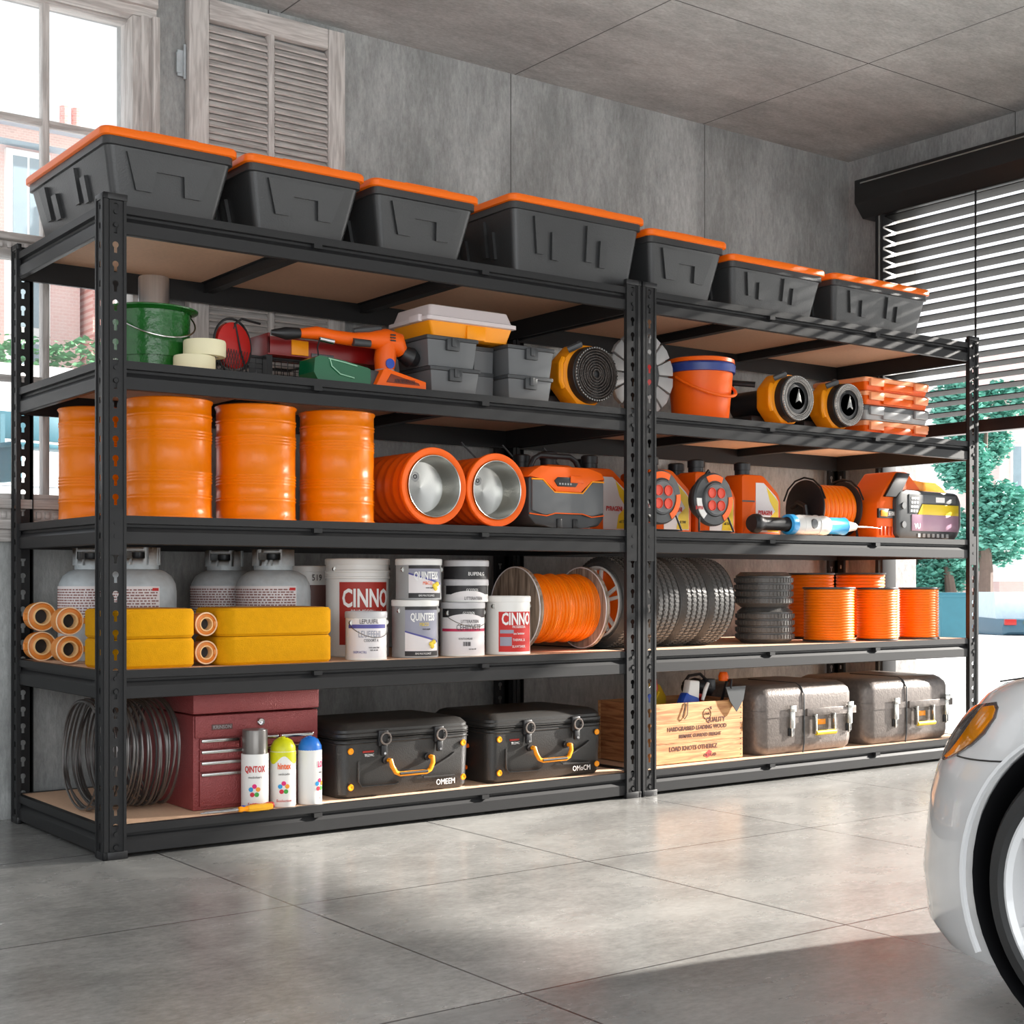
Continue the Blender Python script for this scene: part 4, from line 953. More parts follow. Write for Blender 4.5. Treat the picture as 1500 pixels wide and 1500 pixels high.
def qcan(x, y, r, h, dz, lb, dark=False):
    t = can(x, y, r, h, lb, dz, body=LGR)
    patch(LGRY, t, r*RP, -32, 60, .008, h-.03); patch(PAP, t, r*RP+.0006, -32, 60, .02, .07, 'pale_panel', curve=lambda q: (.022, .085-.035*q)); patch(LBLU, t, r*RP+.0012, -32, 60, .0, .0, 'violet_swoosh', curve=lambda q: (.083-.035*q, .088-.033*q))
    patch(LBLK, t, r*RP+.0014, -32, 60, .006, .022, 'dark_foot'); bt('QUINTESS', .034, INKW, t, r, h-.066, 14, .55, .001); bt('M&CO', .016, LEMON if not dark else ORG, t, r, h-.084, 16)
    bt('ISMS MULTICLENCE', .009, INKW, t, r, .011, 14); bt('tones supple', .008, INK, t, r, h-.096, 22)
    b = MB()
    for dx, dz_ in ((0, 0), (.010, .006), (.004, -.008)):
        a = radians(34+LAB); b.lathe([(0, 0), (.008, .0), (.006, .003), (0, .004)], ((r+.001)*sin(a)+dx, -(r+.002)*cos(a), .045+dz_), 'y', 14)
    b.build('yellow_flower', LEMON, t)
    patch(LBLK, t, r*RP+.001, -32, 60, h-.032, h-.022, 'dark_band'); return t
LEMON = mat('lemon', S(236, 206, 60), .5)
qcan(1.103, .142, .078, .187, 0, 'white can with violet swoosh and yellow flowers, lower of its stack')
qcan(1.115, .140, .077, .133, .1875, 'white can with grey label and orange word, upper can beside the largest pail', True)
def zcan(x, y, r, h, dz, lb, full):
    t = can(x, y, r, h, lb, dz, lid=mat('grey_white_lid', S(190, 188, 190), .4), ears=2 if full else 0)
    patch(LBLK, t, r*RP, -70, 70, h-.05, h-.021, 'dark_band'); patch(PAP, t, r*RP+.0004, -70, 70, .006, h-.045, curve=lambda q: (.006, h-.062+.024*(1-(2*q-1)**2)))
    bt('GCOTIG%', .013, INKW, t, r, h-.040, 8)
    bt('LITTERATEEN', .015, INK, t, r, h-.068, 12, .7)
    if full:
        bt('CEHIIYVETE', .028, INK, t, r, h-.092, 10, .6); patch(LPNK, t, r*RP+.001, -70, 70, .082, .091, 'magenta_band'); bt('KONTOOPELAR', .009, INK, t, r, .055, 0); b = MB()
        for k, wd in enumerate((1, 2, 1, 3, 1, 2, 3, 1)):
            a = radians(-6+LAB+k*2.6); b.box((r*.98)*sin(a)-.0004*wd, (r*.98)*sin(a)+.0004*wd, -(r*.985)*cos(a)-.0008, -(r*.96)*cos(a), .034, .048)
        b.build('bar_code', INK, t, smooth=False); bt('wed sinn chib', .007, INK, t, r, .022, 18)
    return t
zcan(1.282, .130, .0765, .178, 0, 'white can with magenta band and barcode, bottom of the right stack', True)
zcan(1.30, .136, .077, .075, .179, 'short pale can in the middle of the right stack', False)
t = can(1.302, .138, .0775, .063, 'black-banded can on top of the right stack', .2545, body=LBLK, lid=mat('grey_white_lid', S(190, 188, 190), .4), ears=0); bt('BUIPENLG', .017, INKW, t, .0775, .012, 20, .8)
t = can(1.466, .124, .0785, .198, 'white pail with red label lettered cinno in front of the wooden cable spool')
patch(INKR, t, .0785*RP, -34, 68, .01, .145); bt('CINNO', .056, INKW, t, .0785, .102, 16, .6, .0016)
for k in range(4): bt(('PROSERIESKA', 'sne Iamintor', 'THERMAL 26', 'BLAWTIAREK')[k], .012, INKW, t, .0785, .09-.022*k, 20)
patch(LGRY, t, .0785*RP+.0008, -30, 0, .03, .06, 'grey_swatch'); patch(LGRY, t, .0785*RP+.0008, -30, 5, .072, .084, 'grey_swatch')

# wooden spool
t = thing('cable_spool', 'wooden spool wound with thick orange cable between the red-label pail and the wheel', 'cable spool', (1.595, .252, z+.151))
for x in (0, .30):
    MB().lathe([(0, -.004), (.146, -.004), (.15, 0), (.15, .01), (.146, .014), (0, .014)], (x, 0, 0), 'x', 56).build('flange', SPW, t)
    MB().torus((x-.004, 0, 0), .147, .0022, 'x', 56, 6).build('flange_rim', PAP, t)
b = MB(); n = 24
b.cyl((.014, 0, 0), .108, .284, 'x', 48)
for k in range(n): b.torus((.022+k*.0118, 0, 0), .113+.004*sin(k*1.3), .0078, 'x', 56, 8)
b.tube([(.26, -.121*cos(a), .121*sin(a)) for a in [radians(-20+70*i/10) for i in range(11)]], .007, 8)
b.build('cable', CABLE, t)
# tyres
def tread(b, r0, rw, wd, M=None, seg=64):
    """road tyre about X from 0 to wd: outer radius r0, bead radius rw, with circumferential grooves and lugs"""
    p = [(rw, .012), (rw+.01, .004), ((rw+r0)/2, 0), (r0-.018, .005), (r0-.006, .014)]
    ng = 4; x0, x1 = .016, wd-.016; st = (x1-x0)/ng
    for i in range(ng):
        a = x0+i*st; p += [(r0, a+.001), (r0+.0005, a+st*.72), (r0-.006, a+st*.76), (r0-.006, a+st*.96)]
    p += [(r0, x1), (r0-.006, wd-.014), (r0-.018, wd-.005), ((rw+r0)/2, wd), (rw+.01, wd-.004), (rw, wd-.012), (rw, .012)]
    b.lathe(p, ax='x', seg=seg, M=M)
    for i in range(seg):
        a = 2*pi*(i+.5)/seg
        for k in range(ng):
            q = x0+k*st; Mx = Matrix.Rotation(a+.02*(k % 2), 4, 'X')
            if M: Mx = M @ Mx
            b.box(q+.003, q+st*.7, -.0045, .0035, r0-.002, r0+.0028, 0, Mx @ Matrix.Rotation(.25*(1 if k < 2 else -1), 4, 'Z') if 0 else Mx)
tr0 = None
for k in range(4):
    lb = ('first upright tyre, fitted with an orange spoked rim, left of the middle posts', 'second upright tyre of the row, behind the middle posts', 'third upright tyre of the row, just right of the middle posts', 'last upright tyre of the row, next to the two flat tyres')[k]
    xx = 1.975+k*.1435
    if tr0 is None:
        t = thing('mounted_wheel' if k == 0 else 'loose_tyre', lb, 'tyre', (xx, .262, z+.1705), 0, 'upright tyres on the fourth shelf')
        b = MB(); tread(b, .167, .130, .14); b.build('tread', RUB, t, ang=30); tr0 = t
    else: dup(tr0, (xx, .262, z+.1705), None, lb).name = 'rubber_ring'
rimp = tr0
MB().lathe([(.128, .13), (.1285, .012), (.134, .002), (.134, -.002), (.128, -.004), (.122, .004), (.119, .02), (.117, .1)], ax='x', seg=48).build('barrel', WHT, rimp)
for k in range(5):
    a = 2*pi*k/5+.3
    for s in (-1, 1):
        b = MB(); b.prism([(.0, -.008), (.121, -.006), (.121, .006), (.0, .008)], .004, .016, .002, M=Matrix.Rotation(a+s*.16, 4, 'X') @ Matrix(((0, 1, 0, 0), (1, 0, 0, 0), (0, 0, 1, 0), (0, 0, 0, 1))))
        b.build('spoke', WHT, rimp)
MB().lathe([(0, .012), (.12, .018), (.12, .026), (0, .03)], ax='x').build('orange_disc', ORG, rimp)
MB().lathe([(0, -.004), (.02, -.004), (.024, .004), (.024, .02), (0, .02)], ax='x', seg=24).build('hub', WHT, rimp)
MY = TR(0, 0, 0, ry=-pi/2)
fl = None
for k, lb in enumerate(('lower flat-lying tyre beside the orange spools', 'upper flat-lying tyre stacked beside the orange spools')):
    if fl is None:
        t = thing('rubber_ring', lb, 'tyre', (2.85, .245, z), 0, 'flat-lying tyres'); b = MB(); tread(b, .1165, .07, .142, M=MY, seg=48); b.build('tread', RUB, t, ang=30); fl = t
    else: dup(fl, (2.845, .247, z+.1435), None, lb)
# orange wire spools
def spool(x, y, r, h, lb):
    t = thing('hose_spool', lb, 'cable spool', (x, y, z), 0, 'upright spools of orange line on the fourth shelf')
    for z0 in (0, h-.007): MB().lathe([(0, z0), (r, z0), (r+.001, z0+.0035), (r, z0+.007), (0, z0+.007)], seg=48).build('flange', DGR, t)
    p = [(r*.9, .007)]; n = 19; st = (h-.014)/n
    for i in range(n):
        q = .007+i*st; p += [(r*.925, q+st*.05), (r*.955, q+st*.25), (r*.965, q+st*.5), (r*.955, q+st*.75), (r*.925, q+st*.95)]
    MB().lathe(p, seg=48).build('line', CABLE, t, ang=70); return t
spool(3.140, .160, .107, .224, 'front orange spool next to the flat-lying tyres')
spool(3.415, .136, .087, .222, 'front orange spool, middle of the three')
spool(3.690, .132, .086, .222, 'front orange spool nearest the right end post')
spool(3.345, .440, .103, .285, 'taller rear orange spool nearer the flat-lying tyres')
spool(3.69, .455, .113, .287, 'taller rear orange spool closer to the right end')

# ------------------------------------------------------------------ shelf 5: cases, chest, crate
z = Z[4]
t = thing('wire_coil', 'big loose coil of dark steel wire behind the corner post on the bottom shelf', 'wire coil', (0, .315, z+.168))
b = MB(); rr = random.Random(5); pts = []
N = 26
for k in range(N):
    x0 = .055+k*.0094; r = .158+rr.uniform(-.008, .005); ph = rr.uniform(0, 6.3); tx, ty = rr.uniform(-.012, .012), rr.uniform(-.01, .01)
    b.tube([(x0+tx*cos(a+ph)+.003*sin(3*a), (r+.003*sin(2*a+ph))*cos(a), (r+.003*cos(3*a+ph))*sin(a)) for a in [2*pi*i/36 for i in range(36)]], .0038, 6, True)
b.build('wire', WIRE, t)
t = thing('tool_chest', 'maroon hammered-metal tool chest with chrome drawer strips beside the wire coil', 'tool chest', (.345, .105, z))
cw, ch, cdp = .452-.0, .352, .40
t.location.x = .362; t.location = (.318+.0, .118, z); cw = .415
b = MB(); b.box(0, cw, .006, cdp, 0, .28, .004).build('body', CHEST, t)
MB().box(-.002, cw+.002, .0, cdp+.002, .284, .352, .005).build('lid', CHEST, t)
MB().box(.004, cw-.022, -.002, .01, .214, .279, .002).build('top_panel', CHEST, t)
def drawer(x0, x1, z0, z1):
    d = MB().box(x0, x1, -.003, .008, z0, z1, .002).build('drawer', CHEST, t)
    MB().box(x0+.003, x1-.003, -.010, -.002, z1-.011, z1-.001, .003).build('pull_strip', STL, d)
drawer(.018, .145, .181, .211); drawer(.149, .275, .181, .211); drawer(.279, cw-.02, .181, .211)
drawer(.018, cw-.02, .148, .178); drawer(.018, cw-.02, .114, .145); drawer(.018, cw-.02, .012, .111)
MB().lathe([(0, 0), (.010, 0), (.012, .003), (.010, .006), (.004, .006), (0, .004)], (.215, -.003, .252), 'y', 24).build('lock', CHR, t)
p_ = MB().box(.055, .122, -.0045, -.001, .236, .252, .001).build('name_plate', mat('plate_brown', S(96, 66, 62), .5), t); text('KRINSON', .015, LGR, t, .088, -.005, .239, sx=.9)
def spray(x, y, r, h, lb, capm, kind):
    t = thing('spray_can', lb, 'spray can', (x, y, z), 0, 'spray cans on the bottom shelf')
    hb = h*(.70 if kind == 0 else .80)
    MB().lathe([(0, 0), (r*.95, 0), (r, .004), (r, hb-.003), (r*.97, hb), (0, hb)], seg=36).build('body', WHT, t)
    if kind == 0: MB().lathe([(r*.93, hb), (r*.93, h-.003), (r*.9, h), (0, h)], seg=36).build('cap', mat('satin_grey_cap', S(120, 116, 112), .3, .6), t)
    else:
        MB().lathe([(r*.98, hb-.002), (r*.95, hb+.012), (r*.7, hb+.03), (r*.35, hb+.038), (r*.3, h-.014), (0, h-.012)], seg=28).build('dome', capm, t)
        MB().lathe([(r*.16, h-.016), (r*.16, h), (0, h)], seg=14).build('nozzle', capm, t)
        if kind == 1: patch(capm, t, r, -75, 75, hb-.03, hb-.004, 'paint_band', curve=lambda q: (hb-.026-.012*sin(q*9), hb-.002))
    off = (-26, -22, 26)[kind]
    for k, (m, a) in enumerate(((INKR if 0 else mat('dot_magenta', S(220, 20, 110), .5), 90), (mat('dot_orange', S(236, 150, 30), .5), 18), (mat('dot_green', S(60, 160, 60), .5), -54), (mat('dot_crimson', S(200, 30, 60), .5), -126), (mat('dot_blue', S(40, 150, 210), .5), 162))):
        da, dz_ = .011*cos(radians(a)), .0135*sin(radians(a)); aa = radians(off-2)+da/r; q = r+.0002
        MB().lathe([(0, 0), (.0068, 0), (.0068, .0008), (0, .001)], (0, 0, 0), 'y', 18, M=TR((q)*sin(aa), -(q)*cos(aa), .058+dz_, rz=aa)).build('colour_dot', m, t)
    text(('QINTOX', 'hintex', 'LO')[kind], .026, (INKR, mat('dot_orange', None) if 0 else ORG, MC['dot_magenta'])[kind], t, 0, 0, hb-.052, bend=r+.0004, a0=radians(off), sx=.6, ext=.0003, bold=.0006)
    text(('mediolaart', 'senkcado', 'mu')[kind], .009, INK, t, 0, 0, hb-.07, bend=r+.0004, a0=radians(off), ext=.0003)
    text(('Ecclektor', 'Ecolection', 'li')[kind], .011, INKR, t, 0, 0, .016, bend=r+.0004, a0=radians(off), ext=.0003)
    return t
spray(.487, .062, .0405, .236, 'tallest spray can with grey cap, leftmost beside the chest lock', GRY, 0)
spray(.583, .068, .0395, .208, 'spray can with yellow-green dome top in the middle of the three', mat('lime', S(214, 214, 20), .35), 1)
spray(.672, .064, .037, .205, 'spray can with blue dome top beside the black case', mat('azure', S(36, 120, 214), .35), 2)
def driver(x, y, rz, lb, m1, m2):
    t = thing('screwdriver', lb, 'screwdriver', (x, y, z+.0115), rz, 'screwdrivers at the shelf edge')
    MB().lathe([(0, -.05), (.009, -.049), (.0105, -.04), (.0105, .02), (.009, .03), (0, .03)], ax='x', seg=8).build('handle', m1, t, ang=20)
    MB().lathe([(0, -.08), (.007, -.078), (.009, -.07), (.006, -.06), (.009, -.05), (0, -.049)], ax='x', seg=14).build('bolster', m2, t)
    MB().tube([(-.075, 0, 0), (-.14, 0, 0), (-.195, 0, 0), (-.2, 0, 0)], [.0032, .0032, .0026, .0008], 8).build('shaft', CHR, t)
driver(.500, .0150+.012, .06, 'screwdriver with red handle and blue collar, behind the yellow one', RED, BLU)
driver(.486, .0085-.0, .02, 'screwdriver with amber yellow handle nearest the shelf edge', mat('amber_handle', S(232, 170, 20), .3), mat('amber_handle', None) if 0 else YOR)
# black cases
def bcase(x, lb, txt, first=None):
    t = thing('equipment_case', lb, 'case', (x, .055, z), 0, 'black cases with amber handles on the bottom shelf')
    w_, d, h = .498, .36, .232
    MB().loft([rrect(w_-.03, d-.03, .03, 5, w_/2, d/2, 0), rrect(w_-.012, d-.012, .035, 5, w_/2, d/2, .012), rrect(w_, d, .038, 5, w_/2, d/2, .165), rrect(w_, d, .038, 5, w_/2, d/2, .182)]).build('body', CASE, t)
    b = MB(); b.loft([rrect(w_, d, .038, 5, w_/2, d/2, .188), rrect(w_+.006, d+.006, .04, 5, w_/2, d/2, .192), rrect(w_+.006, d+.006, .04, 5, w_/2, d/2, .200), rrect(w_-.004, d-.004, .038, 5, w_/2, d/2, .204), rrect(w_-.004, d-.004, .038, 5, w_/2, d/2, .212), rrect(w_-.03, d-.03, .034, 5, w_/2, d/2, h-.006), rrect(w_-.06, d-.06, .03, 5, w_/2, d/2, h)]).build('lid', CASE, t)
    b = MB()
    for zz in (.170, .180, .187): b.loft([rrect(w_+.004, d+.004, .04, 5, w_/2, d/2, zz-.0022), rrect(w_+.008, d+.008, .04, 5, w_/2, d/2, zz), rrect(w_+.004, d+.004, .04, 5, w_/2, d/2, zz+.0022)])
    b.build('seal_rib', CASE, t)
    for xx in (.155, .365):
        l = MB().box(xx-.018, xx+.018, -.012, .004, .158, .208, .004).box(xx-.010, xx+.012, -.016, -.004, .128, .162, .003).build('latch', BLKP, t)
        MB().torus((xx+.006, -.016, .182), .018, .0035, 'y', 20, 6).build('latch_ring', GUN, l)
        MB().cyl((xx, -.016, .136), .004, .004, 'y', 12).build('rivet', CHR, l)
    hd = MB().tube([(.175, .0, .112), (.175, -.022, .112), (.177, -.026, .095), (.19, -.028, .074), (.205, -.028, .068), (.305, -.028, .068), (.318, -.028, .074), (.33, -.026, .095), (.332, -.022, .112), (.332, 0, .112)], .0075, 10).build('handle', YOR, t)
    MB().tube([(.2, -.0345, .0705), (.305, -.0345, .0705)], .0045, 8).build('grip_insert', BLKP, hd)
    for xx in (.175, .332): MB().cyl((xx-.008, .004, .112), .012, .012, 'y', 18).build('handle_boss', BLKP, t)
    for xx, zz in ((.04, .148), (.04, .036), (.463, .148), (.463, .036)):
        s = MB().lathe([(0, 0), (.009, 0), (.0105, .003), (.009, .006), (.004, .006), (0, .004)], (xx, -.001, zz), 'y', 20).build('amber_bolt', YOR, t)
    b = MB(); b.tube([(.07, .000, .115), (.07, -.002, .05), (.08, -.002, .036), (.20, -.002, .034), (.215, -.001, .038)], .0035, 6).tube([(.43, -.0, .118), (.41, -.002, .106), (.30, -.002, .055), (.31, -.002, .046), (.43, -.001, .044)], .0035, 6).build('moulded_groove', CASE, t)
    text(txt, .026, INKW, t, .395, -.0025, .018, sx=.85); MB().box(.085, .125, -.002, .003, .140, .146, .001).build('red_label', LRED, t); text('TEZMC', .011, INKW, t, .108, -.002, .128)
    b = MB(); b.tube([(-.002, .12, .12), (-.028, .12, .115), (-.03, .13, .05), (-.002, .13, .045)], .008, 8).build('side_handle', ORG, t)
    return t
bcase(.768, 'black hard case with amber handle, the left one, beside the spray cans', 'OMEEM')
bcase(1.338, 'black hard case with amber handle, the right one, beside the wooden crate', 'OMoCM')
# wooden crate
t = thing('wooden_crate', 'old stamped wooden crate full of tools behind and right of the middle posts', 'crate', (2.085, .085, z))
cw, cdp, ch = .475, .30, .225
def crate_side(x0, x1, y0, y1, m, n):
    b = MB(); zz = .002
    for hgt in (.072, .074, .072): b.box(x0, x1, y0, y1, zz, zz+hgt+.001, .0015); zz += hgt+.0015
    b.build(n, m, t, smooth=False)
crate_side(0, cw, 0, .014, CRT, 'long_side'); crate_side(0, cw, cdp-.014, cdp, CRT, 'long_side')
CRY = grain('crate_wood_dark', S(140, 82, 48), S(190, 130, 84), 1, .7)
crate_side(.001, .015, .0145, cdp-.0145, CRY, 'end_board'); crate_side(cw-.015, cw-.001, .0145, cdp-.0145, CRY, 'end_board')
MB().box(.015, cw-.015, .0145, cdp-.0145, .002, .012).build('bottom', CRY, t, smooth=False)
b = MB()
for k in range(11):
    for xx in (.008, cw-.010): b.cyl((xx, .001, .014+k*.02), .0022, .002, 'y', 8)
b.build('nails', INK, t)
DK = mat('faded_stamp_ink', S(84, 46, 40), .8)
for s_, sz, x_, zz in (('~ %', .014, .30, .195), ('QUALITY', .026, .33, .146), ('HARDGRASSED LEADING WOOD', .022, .235, .122), ('BISMARK GUARDED FREIGHT', .018, .25, .095), ('LOAD KNOTS OTHERKZ', .024, .215, .048), ('OILWLAD', .016, .30, .018)):
    text(s_, sz, DK, t, x_, -.0006, zz, sx=.92, ext=.0003, bold=.0004)
MB().torus((.285, -.0003, .178), .02, .0012, 'y', 24, 5).build('round_stamp', DK, t); text('CWR', .012, DK, t, .285, -.0006, .174)
MB().prism([(.285, .012), (.305, .02), (.31, .035), (.295, .042), (.28, .032), (.272, .02)], -.0006, .0, 0).build('red_stamp', INKR, t, smooth=False)
b = MB(); b.tube([(.17, -.002, .225), (.165, -.004, .2), (.155, -.005, .175), (.165, -.005, .165), (.18, -.004, .18), (.185, -.002, .225)], .0018, 5).build('string_loop', RUB, t)
CX, CY = 2.085, .085
def tool(name, lb, cat, loc): return thing(name, lb, cat, (CX+loc[0], CY+loc[1], z+.014+loc[2]), 0, None)
t = tool('spring_clamp', 'blue and red spring clamp sticking out of the crate left end', 'clamp', (.055, .10, 0))
MB().prism([(-.035, .13), (.03, .17), (.05, .26), (-.02, .22)], -.012, .012, .004).build('blue_jaw', BLU, t)
MB().tube([(.0, 0, 0), (.0, 0, .14)], .01, 8).build('stem', BLU, t)
MB().tube([(-.05, 0, .275), (-.035, 0, .24), (-.015, 0, .205)], [.009, .011, .008], 10).tube([(.05, 0, .295), (.055, 0, .26), (.045, 0, .235)], [.012, .014, .008], 10).build('red_grip', RED, t)
MB().tube([(-.01, -.006, .24), (.045, -.006, .285)], .002, 6).build('spring_wire', CHR, t)
t = tool('mustard_case', 'mustard yellow rounded tool pouch standing in the crate beside the right middle post', 'pouch', (.17, .20, 0))
MB().prism([(-.06, .0), (.06, .0), (.075, .22), (.04, .27), (-.03, .275), (-.06, .24)], -.025, .025, .012).build('body', mat('mustard', S(196, 158, 30), .5), t)
MB().tube([(-.04, -.027, .26), (-.02, -.03, .23), (.01, -.029, .21), (.03, -.027, .24)], .003, 6).build('strap', YLW, t)
t = tool('blue_bottle', 'blue and white labelled bottle leaning in the wooden crate', 'bottle', (.245, .065, 0))
MB().prism([(-.03, 0), (.03, 0), (.055, .18), (.045, .225), (-.02, .245), (-.045, .2)], -.02, .02, .01).build('body', BLU, t)
MB().prism([(-.02, .2), (.045, .2), (.05, .285), (-.0, .29)], -.018, .018, .006).build('white_neck', WHT, t)
MB().prism([(.01, .16), (.03, .15), (.035, .19), (.02, .2)], -.0215, -.0205, 0).build('white_mark', INKW, t)
MB().tube([(.07, -.01, .21), (.085, -.01, .25), (.1, -.01, .275)], [.006, .008, .006], 8).build('white_spout', WHT, t)
t = tool('cordless_drill', 'black cordless drill with red details lying in the wooden crate', 'power tool', (.335, .12, 0))
b = MB(); b.tube([(-.05, 0, .25), (.0, 0, .262), (.05, 0, .25), (.085, 0, .235)], [.022, .03, .028, .018], 14).tube([(-.01, 0, .24), (.0, 0, .15), (.01, 0, .06)], [.02, .022, .024], 12).tube([(-.06, .0, .27), (-.03, 0, .30), (.03, 0, .305), (.07, 0, .275)], .006, 8).build('body', BLKP, t)
MB().prism([(-.045, .225), (.0, .215), (.03, .225), (-.02, .238)], -.03, .0, .003).build('red_trim', RED, t)
MB().box(.055, .095, -.02, .02, .24, .285, .005).build('battery', DGR, t)
t = tool('trowel', 'dark grey pointed trowel hooked over the right front edge of the crate', 'trowel', (.425, -.006, 0))
MB().prism([(-.055, .262), (.052, .262), (.04, .21), (.005, .165), (-.03, .205)], -.008, -.004, 0).build('blade', DGR, t)
MB().tube([(-.03, -.006, .255), (-.01, .01, .285), (.01, .05, .28), (.02, .09, .2)], .006, 8).build('shank', BLKP, t)
MB().lathe([(0, 0), (.018, .002), (.02, .02), (.014, .035), (0, .037)], (-.02, .04, .28), 'z', 16).build('orange_knob', ORG, t)
t = tool('pliers', 'red-handled pliers in the wooden crate under the trowel blade', 'pliers', (.385, .16, 0))
MB().tube([(-.01, 0, .02), (-.02, 0, .14), (.005, 0, .245)], .008, 8).tube([(.02, 0, .02), (.03, 0, .14), (.015, 0, .245)], .008, 8).build('handles', RED, t)
MB().prism([(-.01, .24), (.03, .24), (.015, .285), (.005, .285)], -.008, .008, .003).build('jaws', GUN, t)
# grey metal cases
def gcase(x, y, lb):
    t = thing('metal_case', lb, 'case', (x, y, z), 0, 'scuffed grey metal cases on the bottom shelf')
    w_, d, h = .56, .42, .272
    MB().loft([rrect(w_-.04, d-.04, .04, 6, w_/2, d/2, 0), rrect(w_-.012, d-.012, .05, 6, w_/2, d/2, .014), rrect(w_, d, .055, 6, w_/2, d/2, .04), rrect(w_, d, .055, 6, w_/2, d/2, .168)]).build('body', GUN, t)
    MB().loft([rrect(w_, d, .055, 6, w_/2, d/2, .171), rrect(w_, d, .055, 6, w_/2, d/2, .225), rrect(w_-.012, d-.012, .052, 6, w_/2, d/2, .245), rrect(w_-.04, d-.04, .05, 6, w_/2, d/2, .262), rrect(w_-.08, d-.08, .04, 6, w_/2, d/2, h)]).build('lid', GUN, t)
    MB().loft([rrect(w_+.008, d+.008, .057, 6, w_/2, d/2, .146), rrect(w_+.008, d+.008, .057, 6, w_/2, d/2, .171)]).build('rim_band', GUN, t)
    MB().tube([(.245, -.002, .0), (.25, -.004, .04), (.25, -.004, .15), (.25, -.004, .23), (.25, .012, .258), (.25, .04, .272), (.25, .3, .273)], .003, 6).build('seam', DGR, t)
    MB().box(.262, .555, -.011, .0, .142, .172, .002).build('front_rail', GUN, t)
    for xx in (.175, .515):
        l = MB().box(xx-.012, xx+.014, -.014, .002, .1, .176, .003).box(xx-.016, xx+.018, -.018, -.010, .165, .19, .003).build('latch', STL, t)
        MB().box(xx-.014, xx+.018, -.005, .002, .07, .10, .001).build('latch_slot', BLKP, l); MB().box(xx-.006, xx, -.012, -.004, .066, .12, .001).build('latch_bar', STL, l)
    hd = MB().box(.295, .305, -.026, -.004, .07, .15, .003).box(.405, .415, -.026, -.004, .085, .15, .003).build('handle_arm', STL, t)
    MB().tube([(.298, -.024, .075), (.412, -.024, .075)], .0095, 10).build('yellow_grip', YLW, hd)
    MB().box(.33, .378, -.003, .002, .105, .126, .001).build('amber_label', YOR, t)
    return t
gcase(2.622, .058, 'scuffed grey metal case with yellow grip, beside the wooden crate')
gcase(3.252, .055, 'scuffed grey metal case with yellow grip, at the right end of the bottom shelf')

# ------------------------------------------------------------------ white car
CXM, YN = 1.345, -1.94
car = thing('car', 'white car parked at the right, nose toward the shelving, front wheel and amber headlight visible', 'car', (CXM, -3.6, 0))
def plan(Wd, Yn, zf, Y0=-2.5, p=2.6, yback=-5.25, n=40):
    """closed outline of the body at one level; zf(Y, v) gives the height"""
    pts = []
    for i in range(n+1):
        a = pi*i/n; v = -cos(a); v = max(-1, min(1, v))
        y = Y0+(Yn-Y0)*(max(0, 1-abs(v)**p))**(1/p); pts.append((v*Wd, y))
    for k in range(1, 15): pts.append((Wd*(1-.04*(k/14)**4), Y0+(yback-Y0)*k/14))
    for k in range(14, 0, -1): pts.append((-Wd*(1-.04*(k/14)**4), Y0+(yback-Y0)*k/14))
    return [(x, y+3.6, zf(y, x)) for x, y in pts]
hood = lambda y: .570+max(0, -2.20-y)*.185 if y > -3.15 else .746+(-3.15-y)*.02
rings = []
for zz, Wd, Yn in ((.085, .60, -2.02), (.095, .635, -1.985), (.13, .652, -1.955), (.22, .66, -1.945), (.29, .66, -1.955), (.36, .66, -1.968), (.41, .655, -1.985), (.45, .648, -2.01), (.49, .640, -2.04)):
    k = (zz-.085)/(.49-.085)
    rings.append(plan(Wd, Yn, lambda y, x, zz=zz, k=k: zz+(hood(y)-.56)*k*.9))
for dz, Wd, Yn in ((-.040, .632, -2.075), (-.014, .615, -2.10), (.002, .585, -2.125), (.012, .50, -2.17), (.02, .38, -2.25), (.026, .2, -2.4)):
    rings.append(plan(Wd, Yn, lambda y, x, dz=dz: hood(y)+dz-.0))
b = MB(); b.loft(rings)
body = b.build('body', CARP, car, ang=32)
def cut(obj, builder):
    c = builder.build('cutter', CARP, None, smooth=False); c.matrix_world = Matrix.Translation(car.location)
    md = obj.modifiers.new('b', 'BOOLEAN'); md.operation = 'DIFFERENCE'; md.object = c; md.solver = 'EXACT'
    bpy.context.view_layer.update(); dg = bpy.context.evaluated_depsgraph_get()
    me = bpy.data.meshes.new_from_object(obj.evaluated_get(dg)); obj.modifiers.clear(); obj.data = me
    bpy.data.objects.remove(c)
WY, WYR = -2.557+3.6, -4.52+3.6
for yy in (WY, WYR):
    cut(body, MB().cyl((-.9, yy, .258), .278, .50, 'x', 64))
    cut(body, MB().cyl((.4, yy, .258), .278, .50, 'x', 64))
for yy in (WY, WYR):
    for s in (-1, 1):
        b = MB(); n = 40
        b.loft([[((.662*s+dx*s), yy+rr_*cos(a), .258+rr_*sin(a)) for dx, rr_ in ((-.004, .276), (.003, .278), (.003, .284), (-.004, .286))] for a in [radians(-28)+radians(236)*i/n for i in range(n+1)]])
        b.build('arch_lip', CARP, car)
        MB().lathe([(0, -.2 if s > 0 else .2), (.272, -.2 if s > 0 else .2), (.2755, 0)], (s*.64, yy, .258), 'x', 48).build('wheel_well', BLKP, car)
